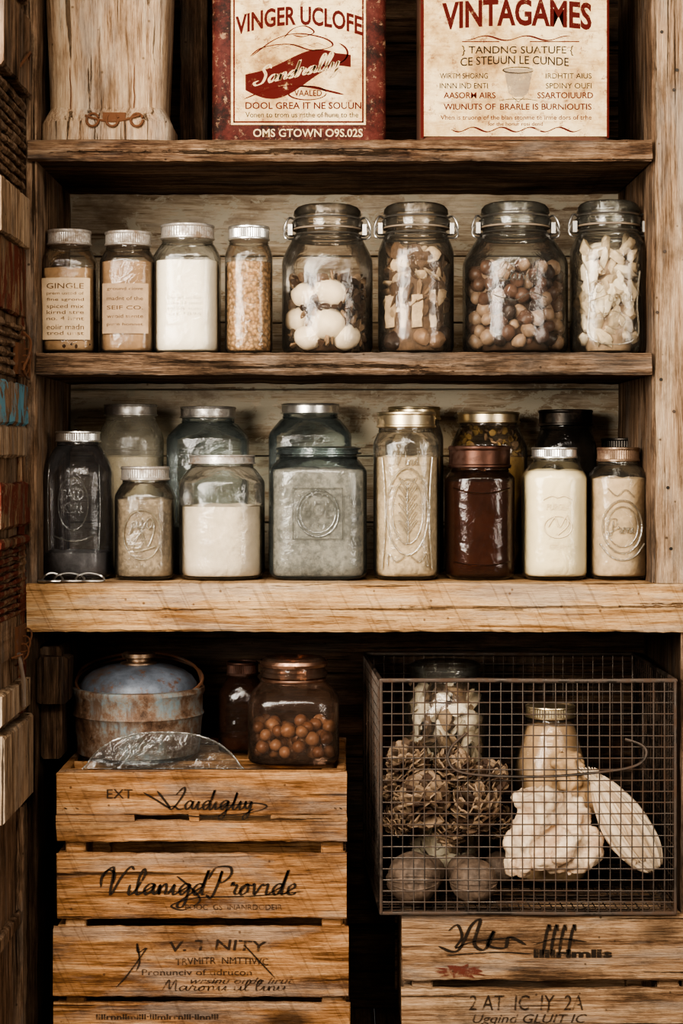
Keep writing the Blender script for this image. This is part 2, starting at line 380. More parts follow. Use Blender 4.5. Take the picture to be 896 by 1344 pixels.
# ------------------------------------------------------------ shell
DB=.30
Z1=Z(185); Z2=Z(463); Z3=Z(765); ZT=Z(-120)
XL=-.400; XR=X(856)
XRL=X(894)
mb=MB()
random.seed(3)
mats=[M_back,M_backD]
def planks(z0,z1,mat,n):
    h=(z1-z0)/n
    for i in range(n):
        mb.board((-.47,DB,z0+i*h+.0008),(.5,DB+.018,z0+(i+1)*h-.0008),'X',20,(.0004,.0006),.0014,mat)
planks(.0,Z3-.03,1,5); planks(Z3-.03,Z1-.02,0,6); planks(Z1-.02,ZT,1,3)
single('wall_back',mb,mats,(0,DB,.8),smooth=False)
mb=MB()
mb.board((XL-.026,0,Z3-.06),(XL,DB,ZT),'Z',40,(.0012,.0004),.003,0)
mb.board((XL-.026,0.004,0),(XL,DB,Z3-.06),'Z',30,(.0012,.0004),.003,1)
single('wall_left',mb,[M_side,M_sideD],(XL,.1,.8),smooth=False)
mb=MB()
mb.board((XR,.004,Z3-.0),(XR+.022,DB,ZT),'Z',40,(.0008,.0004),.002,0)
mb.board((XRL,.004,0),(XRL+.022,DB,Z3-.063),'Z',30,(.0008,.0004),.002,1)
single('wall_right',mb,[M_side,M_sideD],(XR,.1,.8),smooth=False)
mb=MB(); mb.board((-.5,-.01,ZT),(.56,DB+.02,ZT+.03),'X',20,(.001,.001),.002)
single('ceiling',mb,[M_shelfdark],(0,.1,ZT),smooth=False)
mb=MB()
for i in range(22): mb.board((-1.6+i*.15,-2.9,-.03),(-1.452+i*.15,.6,0),'Y',6,(.0003,.0003),.0015)
single('floor',mb,[M_floor],(0,-1,0),smooth=False)
mb=MB(); mb.board((XR+.003,-.012,Z3),(XR+.13,.004,ZT),'Z',60,(.0012,.0005),.003)
holes=MB()
for x,y in ((868,42),(884,118),(872,330),(867,498),(884,540),(888,92),(876,640),(862,410),(880,720)):
    holes.lathe([(0,.0022),(.0008,.0022)],0,0,10)
    vv=holes.v[-20:]; del holes.v[-20:]
    holes.v+=[(X(x,-.012)+a,-.0125-c,Z(y,-.012)+b) for a,b,c in vv]
g=G('trim_1',(XR+.06,0,1.1)); g.part('post_board',mb,[M_post],smooth=False); g.part('nail_holes',holes,[L_black])
mb=MB(); mb.board((XRL-.001,-.008,0),(XRL+.09,.004,Z3-.064),'Z',30,(.0012,.0005),.003); single('trim_2',mb,[M_side],(XRL,0,.3),smooth=False)
mb=MB(); mb.board((XL-.1,-.006,0),(XL-.018,.006,Z3-.1),'Z',40,(.0012,.0005),.003); single('trim_3',mb,[M_side],(XL,0,.3),smooth=False)
mb=MB(); mb.board((XL+.001,.02,Z(1000)),(XL+.03,DB-.002,Z(850)),'Y',12,(.002,.002),.004); mb.board((XL+.001,.0,Z(925)),(XL+.04,.05,Z(862)),'Y',6,(.002,.002),.004)
single('trim_4',mb,[M_sideD],(XL,.1,.5),smooth=False)
def shelf(x0,x1,zt,zb,mat,f=-.004):
    mb=MB(); mb.board((x0,f,zb),(x1,DB-.002,zt),'X',90,(.0009,.0012),.0035); return single('wooden_shelf',mb,[mat],((x0+x1)/2,.1,zt),smooth=False)
shelf(X(38),XR-.002,Z1,Z(213),M_shelf1,-.012)
shelf(X(48),XR-.002,Z2,Z(492),M_shelfdark,-.008)
shelf(X(37),X(960),Z3,Z(828),M_beam,-.016)

# ------------------------------------------------------------ left door
g=G('cabinet_door',(-.42,-.1,.9))
mb=MB(); xf=-.414; DD=-.215
mb.board((xf-.02,DD-.01,.02),(xf-.004,-.014,ZT),'Z',60,(.001,.001),.002,0)
mb.board((xf-.006,-.05,.02),(xf+.004,-.014,Z(1050)),'Z',30,(.0015,.001),.003,0)
mb.board((xf-.006,-.045,Z(930)),(xf+.002,-.014,Z(330)),'Z',30,(.0015,.001),.003,2)
def rail(y0,y1,mat,t=.006,dd=DD): mb.board((xf-.006,dd,Z(y1)),(xf+t,-.014,Z(y0)),'Y',14,(.001,.0025),.003,mat)
rail(30,130,0,.010); rail(-60,10,0); rail(262,330,1,.008); rail(560,600,1,.004); rail(632,688,2,.008); rail(330,420,2,.003)
rail(700,712,2,.008);rail(885,925,1,.008); rail(935,1040,1,.012); rail(1180,1200,0,.004)
rail(505,560,3,.005)
for y in list(range(140,255,13)): rail(y,y+8,0,.003)
for y in list(range(430,500,12)): rail(y,y+8,0,.002)
for y in list(range(715,800,10)): rail(y,y+6,2,.003)
mb.board((xf-.004,-.2,Z(850)),(xf+.001,-.05,Z(800)),'Z',10,(.001,.001),.002,0)
g.part('door_leaf',mb,[M_side,M_post,M_red,M_blue],smooth=False)
mb=MB()
for y in (470,830):
    for k in range(3): mb.torus((xf+.008,-.05-.012*k,Z(y+k*9)),.008,.0013,seg=16,tilt=1.2)
    mb.box((xf-.001,-.09,Z(y+25)),(xf+.0055,-.03,Z(y-15)))
mb.tube(crom([(xf+.006,-.03,Z(90)),(xf+.014,-.05,Z(80)),(xf+.015,-.08,Z(92)),(xf+.008,-.1,Z(110))],4),.002,6)
mb.tube(crom([(xf+.006,-.06,Z(440)),(xf+.016,-.06,Z(450)),(xf+.018,-.08,Z(470)),(xf+.014,-.1,Z(490)),(xf+.016,-.07,Z(500)),(xf+.012,-.05,Z(480))],4),.002,6)
mb.tube([(xf+.012,-.12,Z(845)),(xf+.014,-.10,Z(880)),(xf+.012,-.085,Z(915))],.0028,8,1)
mb.tube([(xf+.004,-.13,Z(850)),(xf+.016,-.12,Z(846)),(xf+.016,-.11,Z(858)),(xf+.004,-.1,Z(862))],.0015,6,0)
g.part('hinges_and_hook',mb,[M_rust,L_silver])

# ------------------------------------------------------------ jars
class Jar: pass
def prof_at(prof,z):
    for a,b in zip(prof,prof[1:]):
        if a[0]<=z<=b[0] and b[0]>a[0]:
            t=(z-a[0])/(b[0]-a[0]); return a[1]+(b[1]-a[1])*t,a[2]+(b[2]-a[2])*t
    return prof[-1][1],prof[-1][2]
def jar(name,xl,xr,yt,zb,d,gl,lid='screw',lidm=None,sf=.68,lf=.86,nr=.7,n=2.6,fill=None,level=None,ry=1,foot=.9,cs=.93,bulge=0):
    J=Jar(); s=S(d); J.cx=((xl+xr)/2-448)*s; J.cy=d; R=(xr-xl)/2*s*.985; J.R=R; J.zb=zb=zb+.0012; zt=ZC+(600-yt)*s; H=zt-zb; J.H=H
    J.s=s;J.d=d;J.ry=ry
    P=[(0,foot*.93,n),(.006,foot*.98,n),(.02,foot+(1-foot)*.6,n),(.05,1-bulge*.9,n),(.12,1-bulge*.6,n)]
    for k in range(1,6): P.append((.12+(sf-.12)*k/6,1-bulge*.6*(1-math.sin(math.pi*.5*k/6)),n))
    P.append((sf,1,n))
    e=lf-.025
    for k in range(1,9):
        t=k/8; c=(1-math.cos(math.pi*t))/2
        c=c*.55+.45*(1-math.sqrt(max(0,1-t*t)))
        P.append((sf+(e-sf)*t,1+(nr-1)*c,n+(2-n)*t))
    P+= [(e+.006,nr*1.03,2),(e+.012,nr,2),(lf,nr,2),(.985,nr,2)]
    J.prof=[(zb+z*H,r*R,q) for z,r,q in P]; J.nr=nr*R; J.zl=zb+lf*H; J.zt=zt
    J.g=G(name,(J.cx,d,zb))
    mb=MB(); mb.lathe(J.prof,J.cx,J.cy,56,ry,True,False)
    J.g.part('glass_body',mb,[gl])
    mb=MB(); r=J.nr
    zl,zt_=J.zl,zt
    if lid=='screw':
        h=zt_-zl
        mb.lathe([(zl,r*1.05),(zl+h*.06,r*1.09),(zl+h*.14,r*1.09),(zl+h*.18,r*1.05)],J.cx,J.cy,64,1,True,False)
        mb.lathe([(zl+h*.18,r*1.05),(zl+h*.8,r*1.05)],J.cx,J.cy,120,1,False,False,0,.0006)
        mb.lathe([(zl+h*.78,r*1.05),(zl+h*.86,r*1.08),(zl+h*.96,r*1.07),(zl+h,r*1.02),(zl+h,r*.92),(zl+h*.93,r*.9)],J.cx,J.cy,64)
        J.g.part('screw_lid',mb,[lidm or L_silver])
    elif lid=='dome':
        h=zt_-zl
        mb.lathe([(zl,r*1.03),(zl+h*.1,r*1.12),(zl+h*.3,r*1.12),(zl+h*.35,r*1.04),(zl+h*.6,r*1.04),(zl+h*.65,r*1.1),(zl+h*.8,r*1.1),(zl+h,r*.95),(zl+h,r*.1)],J.cx,J.cy,56)
        J.g.part('cap',mb,[lidm or G_clear])
    elif lid=='clip':
        h=zt_-zl
        mb.lathe([(zl-h*.5,r*1.0),(zl-h*.45,r*1.06),(zl-h*.38,r*1.0)],J.cx,J.cy,56,1,False,False)
        mb.lathe([(zl+h*.06,r*1.0),(zl+h*.06,r*1.14),(zl+h*.32,r*1.16),(zl+h*.40,r*1.06),(zl+h*.55,r*1.04),(zl+h*.6,r*1.1),(zl+h*.78,r*1.08),(zl+h*.93,r*.98),(zl+h,r*.85),(zl+h*.9,r*.5),(zl+h*.9,r*.02)],J.cx,J.cy,56)
        J.g.part('glass_lid',mb,[gl])
        mb=MB(); mb.lathe([(zl-h*.02,r*1.0),(zl-h*.02,r*1.12),(zl+h*.05,r*1.12),(zl+h*.05,r*1.0)],J.cx,J.cy,48,1,False,False)
        J.g.part('rubber_seal',mb,[M_rubber])
        mb=MB(); mb.torus((J.cx,J.cy,zl-h*.22),r*1.03,.0013); mb.torus((J.cx,J.cy,zl+h*.45),r*1.07,.0013)
        mb.torus((J.cx,J.cy,zl-h*.36),r*1.03,.0010)
        for sg in (-1,1):
            x=J.cx+sg*r*1.03
            mb.tube(crom([(x,J.cy,zl-h*.22),(x+sg*.008,J.cy-.006,zl-h*.25),(x+sg*.015,J.cy-.010,zl-h*.05),(x+sg*.013,J.cy-.010,zl+h*.25),(x+sg*.008,J.cy-.006,zl+h*.5),(x+sg*.002,J.cy,zl+h*.45)],4),.0015,6)
            mb.tube(crom([(x,J.cy-.004,zl-h*.36),(x+sg*.011,J.cy-.014,zl-h*.42),(x+sg*.015,J.cy-.012,zl-h*.2),(x+sg*.010,J.cy-.01,zl+h*.1),(x+sg*.004,J.cy-.004,zl-h*.05)],4),.0015,6)
            mb.box((x+sg*.007-.003,J.cy-.014,zl-h*.25),(x+sg*.007+.003,J.cy-.006,zl+h*.2))
        J.g.part('wire_bail',mb,[M_wire])
    J.level=None
    if fill:
        zlv=ZC+(600-level)*s; J.level=zlv
        pr=[(z+.004 if i==0 else max(z,zb+.005),rr*cs,q) for i,(z,rr,q) in enumerate(J.prof) if z<zlv-.001]
        rr,q=prof_at(J.prof,zlv); pr.append((zlv,rr*cs,q)); 
        mb=MB(); mb.lathe(pr,J.cx,J.cy,48,ry,True,False)
        vs=[];rings=7
        for k in range(rings):
            f=1-k/rings
            for i in range(48):
                a=2*math.pi*i/48;c,sn=math.cos(a),math.sin(a); r0=rr*cs*f/((abs(c)**q+abs(sn)**q)**(1/q))
                vs.append((J.cx+r0*c,J.cy+r0*sn*ry,zlv+(0 if k==0 else .004*noise.noise(Vector((r0*c*60,r0*sn*60,zlv*9)))+.003*(1-f))))
        fs=[(k*48+i,k*48+(i+1)%48,(k+1)*48+(i+1)%48,(k+1)*48+i) for k in range(rings-1) for i in range(48)]+[tuple((rings-1)*48+i for i in range(48))]
        mb.add(vs,fs); J.g.part('contents',mb,[fill])
    return J
def fronty(J,x,z,off):
    r,q=prof_at(J.prof,z); dx=min(abs(x-J.cx)/r,.98)
    return J.cy-r*J.ry*(1-dx**q)**(1/q)-off
def wtext(J,mb,txt,wf,y0,y1,mat=0,off=.0006,shear=0,bold=.01,arc=0):
    vs,fs=textmesh(txt,shear,bold); w=J.R*wf; out=[]
    for u,v in vs:
        x=J.cx+(u-.5)*2*w; z=ZC+(600-(y1+(y0-y1)*v-arc*(1-(2*u-1)**2)))*J.s
        out.append((x,fronty(J,x,z,off),z))
    mb.add(out,fs,mat)
def wcurve(J,mb,pts,r=.0009,mat=0,closed=False,off=.0002):
    P=[]
    if not closed: pts=crom(pts,5)
    for fx,y in pts:
        x=J.cx+fx*J.R; z=ZC+(600-y)*J.s; P.append((x,fronty(J,x,z,off),z))
    mb.tube(P,r,5,mat,closed)
def wcursive(J,mb,word,wf,yb,u,r=.0009,mat=0,off=.0002):
    pts=[];x=0
    for ch in word:
        P,wd=CUR[ch]; pts+=[(x+a,b) for a,b in P]; x+=wd
    wcurve(J,mb,[((a/x*2-1)*wf,yb-b*u) for a,b in pts],r,mat,False,off)
def oval(fx,cy,rx,ry,n=36,a0=0,a1=2*math.pi): return [(fx+rx*math.cos(a0+(a1-a0)*i/n),cy+ry*math.sin(a0+(a1-a0)*i/n)) for i in range(n)]
def wlabel(J,mb,wf,y0,y1,mat=0,off=.0005):
    n=14;m=4;vs=[];fs=[]
    for a in range(m+1):
        for b in range(n+1):
            x=J.cx+(b/n-.5)*2*wf*J.R; z=ZC+(600-(y0+(y1-y0)*a/m))*J.s; vs.append((x,fronty(J,x,z,off),z))
    for a in range(m):
        for b in range(n): k=a*(n+1)+b; fs.append((k,k+1,k+n+2,k+n+1))
    mb.add(vs,fs,mat)
def scatter(J,mb,y0,y1,r,count,mats,shape=(1,1,1),amp=.08,sub=2,dens=1.5,keep=None,rf=.93,frontbias=True):
    z0=J.zb+.006+r*.8; z1=ZC+(600-y0)*J.s; pts=list(keep or []); tries=0; made=0
    if y1: z0=ZC+(600-y1)*J.s
    while made<count and tries<count*60:
        tries+=1
        z=random.uniform(z0,z1); R,q=prof_at(J.prof,z); R=R*rf-r*max(shape)*.9
        a=random.uniform(0,2*math.pi); 
        if frontbias and random.random()<.7: a=-math.pi/2+random.uniform(-1.5,1.5)
        c,sn=math.cos(a),math.sin(a); rr=R/((abs(c)**q+abs(sn)**q)**(1/q))*random.choice([1,1,1,.97,.6,.8])
        p=Vector((J.cx+rr*c,J.cy+rr*sn*J.ry,z))
        if any((p-o[0]).length<(r*dens/2+o[1]*dens/2) for o in pts): continue
        pts.append((p,r)); made+=1
        k=r*random.uniform(.85,1.12)
        mb.blob(p,(k*shape[0],k*shape[1],k*shape[2]),None,random.randrange(len(mats)),sub,amp)
    return pts

random.seed(21)
zs=Z2
J=jar('spice_jar',54,128,303,zs,.075,G_warm,lidm=L_zinc,sf=.72,lf=.875,nr=.74,n=4,fill=P_tan,level=355)
mb=MB(); wlabel(J,mb,.86,368,448,0)
for i,y in enumerate((375,386,394,402,410,418,428,437)): wtext(J,mb,['GINGLE','prem ustod of','fine sgrond','spiced mix','kirnd stre','no. 4 hrnt','eolir madn','trod unst'][i],.66,y,y+(5 if i%3 else 7),1,.001,0,0)
J.g.part('paper_label',mb,[PAPER,INKBr])
mb=MB(); scatter(J,mb,447,458,.004,40,[P_dark]); J.g.part('spice_sediment',mb,[P_dark])
J=jar('spice_jar',132,204,305,zs,.075,G_warm,lidm=L_zinc,sf=.74,lf=.88,nr=.8,n=4,fill=P_brown,level=346)
mb=MB(); wlabel(J,mb,.84,375,440,0)
for i,y in enumerate((380,392,404,415,426)): wtext(J,mb,['ground clove','madnt of the','SEIF CO.','wroid stente','pure honnet'][i],.66,y,y+5,1,.001,0,0)
J.g.part('paper_label',mb,[PAPER2,INKBr])
J=jar('flour_jar',202,290,296,zs,.08,G_clear,lidm=L_zinc,sf=.74,lf=.885,nr=.76,n=3.4,fill=P_white,level=345)
mb=MB()
for i,y in enumerate((392,399,406,413)): wtext(J,mb,['fine wheat flor','nore 12 stend','mill & sons','est 1894'][i],.5,y,y+4,0,.0008,0,0)
J.g.part('printed_text',mb,[INKG])
J=jar('seed_jar',295,358,298,zs,.072,G_warm,lidm=L_silver,sf=.76,lf=.89,nr=.82,n=2.8,fill=SD,level=346)
kw=dict(lid='clip',lf=.84,n=2.5,foot=.88)
J=jar('mushroom_jar',369,490,271,zs,.085,G_warm,sf=.60,nr=.68,fill=P_dark,level=375,cs=.55,**kw)
mb=MB(); keep=[]
for x,y,r,ax in ((398,386,17,1),(433,383,20,1.15),(387,417,18,1),(430,424,23,1.05),(403,449,17,1.1),(453,447,19,1.05)):
    px=X(x,.04); z=max(Z(y,.04),J.zb+.005+r*.00095)
    R,q=prof_at(J.prof,z); rad=R*.965-r*.00105
    px=J.cx+max(-rad*.97,min(rad*.97,px-J.cx)); yy=J.cy-math.sqrt(rad*rad-(px-J.cx)**2)
    p=Vector((px,yy,z)); keep+= [(p,r*.001*1.9),(p+Vector((0,-.012,0)),r*.001*1.7)]
    mb.blob(p,(r*.001*ax,r*.001,r*.00093),Euler((random.random(),random.random()*.6,0)),0,3,.07)
J.g.part('mushrooms',mb,[MU])
mb=MB(); scatter(J,mb,365,None,.0075,260,[0,1,2],(1,.7,.35),.2,1,.95,keep,.90); J.g.part('dried_flakes',mb,[FL1,FL2,P_dark])
J=jar('dried_slices_jar',495,596,269,zs,.08,G_warm,sf=.66,nr=.78,fill=FL1,level=345,cs=.72,**kw)
mb=MB(); scatter(J,mb,330,425,.014,95,[0,1,2,0,3],(1,.75,.2),.15,2,.6)
for k,(a,b) in enumerate(((505,520),(522,540),(538,556),(556,574))):
    z0,z1=Z(430,.05),Z(380,.05); xx=X((a+b)/2,.05)
    mb.board((xx-.007,J.cy-J.R*.8+abs(xx-J.cx)*.35,z0),(xx+.007,J.cy-J.R*.8+abs(xx-J.cx)*.35+.006,z1+random.uniform(-.01,.01)),'Z',8,(.002,.001),.001,1)
J.g.part('dried_slices',mb,[FL2,MU2,MU2,FL1])
mb=MB(); scatter(J,mb,440,None,.014,20,[0,1],(1,.9,.8),.1,2,1.3); J.g.part('nuts',mb,[N1,N3])
J=jar('nut_jar',606,745,268,zs,.088,G_clear,sf=.58,nr=.60,fill=P_dark,level=385,cs=.7,**kw)
mb=MB(); scatter(J,mb,352,None,.0105,200,[0,1,2,3,4],(1,1,.85),.1,2,1.3); J.g.part('nuts',mb,[N1,N2,N3,N2,N3])
mb=MB(); wcursive(J,mb,'Lanid',.36,374,9,.0007); wcurve(J,mb,[(-.5,392),(-.1,400),(.2,390),(.5,396)],.0007); J.g.part('embossing',mb,[G_embd])
J=jar('dried_root_jar',748,848,266,zs,.08,G_clear,sf=.66,nr=.76,fill=FL2,level=345,cs=.6,lid='clip',lf=.84,n=3,foot=.88)
mb=MB(); scatter(J,mb,322,None,.017,90,[0,0,0,1],(1,.5,.4),.3,2,.8)
for k in range(5):
    mb.blob((X(775+k*11,.05),J.cy-J.R*.75,Z(385+random.uniform(-25,30),.05)),(.008,.006,.024),Euler((.1,random.uniform(-.5,.5),0)),0,3,.25)
J.g.part('dried_roots',mb,[FL3,MU2])
mb=MB(); wcursive(J,mb,'Proni',.55,400,10,.0009); wcurve(J,mb,[(-.7,360),(-.62,400),(-.66,440),(-.4,452),(0,455),(.4,452),(.66,440),(.62,400),(.7,360)],.0012); wcurve(J,mb,[(-.3,420),(0,412),(.3,424),(.1,436),(-.2,430)],.0009); J.g.part('embossing',mb,[G_emb])

zs=Z3; db=.225
J=jar('frosted_jar',128,215,531,zs,db,G_frost,lidm=L_zinc,sf=.78,lf=.93,nr=.76,n=2.6,fill=P_frost,level=600)
J=jar('teal_glass_jar',219,327,534,zs,db,G_teal,lidm=L_zinc,sf=.80,lf=.93,nr=.64,n=3.4,fill=P_palet,level=690)
J=jar('teal_glass_jar',352,462,530,zs,.232,G_teal,lidm=L_silver,sf=.80,lf=.94,nr=.66,n=4,ry=.9,fill=P_palet,level=690)
J=jar('grain_jar',505,582,534,zs,.228,G_warm,lidm=L_gold,sf=.8,lf=.92,nr=.85,n=2.6,fill=P_brown,level=600)
J=jar('honey_jar',590,692,541,zs,.225,G_warm,lidm=L_gold,sf=.76,lf=.93,nr=.76,n=2.8,fill=P_yel,level=600,ry=.9)
mb=MB(); scatter(J,mb,560,610,.006,90,[0,1],(1,1,.5),.2,1,.9); J.g.part('dried_herbs',mb,[FL2,P_yel])
J=jar('dark_glass_jar',702,782,538,zs,.225,G_dark,lidm=L_black,sf=.76,lf=.9,nr=.84,n=2.8,fill=P_char,level=620)
J=jar('dark_glass_jar',785,852,575,zs,.235,G_dark,lidm=L_black,sf=.76,lf=.9,nr=.84,n=2.8,fill=P_char,level=650)
J=jar('smoked_glass_jar',56,149,566,zs,.085,G_grey,lidm=L_silver,sf=.70,lf=.925,nr=.60,n=2.8,fill=powder('ash_grey',(.2,.19,.19),30,.5,.6),level=724,cs=.9)
mb=MB(); wtext(J,mb,'BALD',.3,640,655,0,.0004,0,.02); wtext(J,mb,'IDEAL',.3,660,672,0,.0004); wcurve(J,mb,oval(0,660,.42,34),.0008,0,True); wcurve(J,mb,[(-.6,700),(-.3,706),(0,708),(.3,706),(.6,700)],.001); wcurve(J,mb,[(-.7,610),(-.74,660),(-.7,720)],.001); wcurve(J,mb,[(.7,610),(.74,660),(.7,720)],.001)
J.g.part('embossing',mb,[G_embd])
J=jar('small_grain_jar',151,230,612,zs,.075,G_clear,lidm=L_zinc,sf=.72,lf=.875,nr=.76,n=3.2,fill=P_grey,level=655)
mb=MB(); wcurve(J,mb,oval(0,700,.62,32),.0010,0,True); wcurve(J,mb,[(-.4,700),(-.2,685),(0,700),(.2,715),(.4,690),(.2,680),(-.3,720),(.45,715)],.0011); wcursive(J,mb,'asu',.4,692,9,.001)
J.g.part('embossing',mb,[G_emb])
J=jar('wide_flour_jar',235,348,597,zs,.085,glass('glass_aqua',(.94,.95,.94),(.3,.37,.36),haze=.05),lidm=L_zinc,sf=.76,lf=.925,nr=.73,n=2.8,fill=P_flour2,level=664)
J=jar('large_teal_jar',353,482,586,zs,.088,G_teal,lid='dome',lidm=G_teal,sf=.80,lf=.935,nr=.80,n=5,ry=.85,fill=P_tealf,level=616)
mb=MB(); wcurve(J,mb,oval(0,672,.42,30),.001,0,True); wcurve(J,mb,oval(0,672,.36,25),.0007,0,True); wcurve(J,mb,[(-.5,640),(.5,640),(.5,705),(-.5,705)],.0008,0,True); wtext(J,mb,'8OE',.3,655,678,0,.0005,0,.02); wtext(J,mb,'VINTUGE',.34,684,692,0,.0005); wtext(J,mb,'GLASS CO',.4,644,651,0,.0005)
J.g.part('embossing',mb,[G_embd])
J=jar('tall_grain_jar',489,577,541,zs,.08,G_clear,lidm=L_gold,sf=.80,lf=.905,nr=.83,n=3,fill=P_grain,level=600)
mb=MB()
wcurve(J,mb,oval(0,670,.62,56),.0012,0,True); wcurve(J,mb,oval(0,670,.46,42),.0009,0,True)
wcurve(J,mb,[(0,712),(.02,690),(-.02,660),(0,632)],.0012)
for k in range(6):
    for sg in(-1,1): wcurve(J,mb,[(0,700-k*11),(sg*.14,690-k*11),(sg*.27,682-k*11),(sg*.16,684-k*11),(0,696-k*11)],.0008)
for sg in(-1,1): wcurve(J,mb,[(sg*.75,600),(sg*.68,640),(sg*.66,690),(sg*.75,745)],.0011); wcurve(J,mb,[(sg*.1,728),(sg*.35,735),(sg*.55,725),(sg*.6,740)],.0011)
wcursive(J,mb,'Vind',.35,610,7,.0008)
J.g.part('embossing',mb,[G_emb])
J=jar('amber_jar',583,675,585,zs,.082,G_brown,lidm=L_brown,sf=.75,lf=.83,nr=.84,n=3,fill=P_choc,level=632,cs=.96)
mb=MB(); wcurve(J,mb,[(-.8,640),(-.3,646),(.3,646),(.8,640)],.0012); wcurve(J,mb,[(-.8,735),(-.3,739),(.3,739),(.8,735)],.001); J.g.part('embossing',mb,[G_brown])
J=jar('cream_jar',684,770,587,zs,.08,G_clear,lidm=L_silver,sf=.76,lf=.915,nr=.66,n=3,fill=P_cream,level=618,cs=.975)
mb=MB(); wcurve(J,mb,[(-.45,655),(-.2,650),(0,652),(.2,650),(.45,655)],.0008); wtext(J,mb,'PUROLA',.36,660,668,0,.0004,.2,0); wcurve(J,mb,[(-.3,690),(-.1,678),(.05,690),(.25,676),(.3,688),(0,700)],.001); wcurve(J,mb,oval(0,690,.42,14),.0008,0,True); wtext(J,mb,'CREAM',.26,712,719,0,.0004,0,0)
J.g.part('embossing',mb,[solid('cream_emboss',(.76,.62,.4),.3,.1)])
J=jar('malt_jar',772,850,587,zs,.078,G_clear,lidm=L_bronze,sf=.77,lf=.89,nr=.68,n=3,fill=P_sand,level=628,cs=.95)
mb=MB(); wcurve(J,mb,oval(0,690,.66,34),.0014,0,True); wcurve(J,mb,oval(0,690,.52,26),.0009,0,True); wcursive(J,mb,'Proni',.4,698,7,.001); wcurve(J,mb,[(-.75,712),(-.4,728),(0,733),(.4,728),(.75,712)],.0015); wcurve(J,mb,[(-.5,640),(-.2,650),(.1,642),(.4,652)],.0009)
J.g.part('embossing',mb,[G_emb])
mb=MB()
for k,(a,b) in enumerate(((54,82),(70,110),(98,136))):
    mb.tube(crom([(X(a),.002,Z3+.003),(X(a+6),-.003,Z3+.010),(X((a+b)/2),.0,Z3+.013),(X(b-4),.004,Z3+.009),(X(b),-.002,Z3+.003),(X((a+b)/2),-.006,Z3+.0025),(X(a),.002,Z3+.003)],5),.0015,6)
mb.board((X(50),-.004,Z3+.0012),(X(130),.008,Z3+.0035),'X',12,(.0005,.0003),.0005)
single('wire_clasp',mb,[M_wire],(X(90),0,Z3))

# ------------------------------------------------------------ top shelf items
zs=Z1+.001
TIN=NT('tin_cream'); v=TIN.coord((1,1,1)); a=TIN.noise(v,9,9,.75); b=TIN.noise(v,60,6,.8); c=TIN.noise(TIN.coord((2,2,14)),8,6,.7)
col=TIN.ramp(a,[(.34,(.27,.15,.06)),(.46,(.54,.37,.18)),(.58,(.73,.57,.34))]); col=TIN.mix(TIN.ramp(b,[(.55,0),(.64,.85)]),col,(.2,.09,.04)); col=TIN.mix(TIN.ramp(c,[(.52,0),(.68,.7)]),col,(.3,.165,.075))
M_tin=TIN.done(TIN.pr(col,.6,0,TIN.bump(b,.15,.001),.2))
TR=NT('tin_red'); v=TR.coord((1,1,1)); a=TR.noise(v,20,9,.8); b=TR.noise(v,90,6,.8)
col=TR.ramp(a,[(.4,(.025,.012,.009)),(.5,(.078,.02,.015)),(.62,(.12,.035,.026))]); col=TR.mix(TR.ramp(b,[(.56,0),(.64,.85)]),col,(.28,.17,.105))
M_tred=TR.done(TR.pr(col,.6,0,TR.bump(b,.2,.001),.15))
M_tdk=metal('tin_edge_rust',(.2,.12,.07),.5,.45,(.12,.05,.03),.3)
def tin(name,x0,x1,d,depth,body):
    g=G(name,(X((x0+x1)/2,d),d+depth/2,zs)); mb=MB(); zt=Z(-62,d)
    cx=X((x0+x1)/2,d); hw=X(x1,d)-cx
    P=[(zs,hw-.001,14),(zs+.002,hw,14),(zs+.006,hw,14),(zs+.007,hw-.0012,14),(zt-.007,hw-.0012,14),(zt-.006,hw,14),(zt-.001,hw,14),(zt,hw-.002,14)]
    mb.lathe(P,cx,d+depth/2,96,depth/2/hw); mb.lathe([(zt,.03),(zt+.012,.03),(zt+.013,.027)],cx,d+depth/2,32)
    g.part('can_body',mb,[body]); return g
d=.03
g=tin('vintage_oil_tin',276,508,d,.12,M_tred)
mb=MB(); e=d-.0008
def rect(mb,x0,x1,y0,y1,dd,mat): mb.add([W(x0,y0,dd),W(x1,y0,dd),W(x1,y1,dd),W(x0,y1,dd)],[(0,1,2,3)],mat)
rect(mb,303,480,-45,164,e,0)
for a,b,c2,d2 in ((306,477,-42,-40),(306,477,159,161),(306,308,-42,161),(475,477,-42,161)): rect(mb,a,b,c2,d2,e-.0003,1)
ptext(mb,'VINGER UCLOFE',309,475,22,47,e-.0004,1,14,0,.025)
e2=e-.0004
band=[];n=30
for i in range(n+1):
    t=i/n; x=322+138*t; yc=108-28*t+8*math.sin(t*math.pi*2); h=8+15*math.sin(math.pi*min(1,t*1.1+.05)); band+= [W(x,yc-h,e2),W(x,yc+h,e2)]
mb.add(band,[(2*i,2*i+1,2*i+3,2*i+2) for i in range(n)],2)
cursive(mb,'Sandrally',336,446,112,9.5,e2-.0005,4.2,4,24,.4)
mb.ribbon([(320+i*3.2,130-12*math.sin(i*.09)-i*.3) for i in range(42)],e2-.0002,4,2)
mb.ribbon(oval(403,122,25,9),e2-.0002,2.5,1)
mb.ribbon(crom([(328,74),(345,62),(380,58),(410,66),(436,60),(425,50),(390,44),(360,52),(330,74)],6),e2,2.5,2)
mb.ribbon(crom([(372,50),(384,38),(400,34),(412,42),(398,48),(384,46)],6),e2,2.2,2); mb.ribbon(oval(430,70,26,16,30,-1,2.2),e2,2.5,2)
for k in range(5): mb.ribbon([(340+k*16,66-k*1.5),(352+k*16,60-k),(366+k*16,64-k*.6)],e2,1.6,1)
ptext(mb,'VAALED',386,422,118,126,e2-.0008,1)
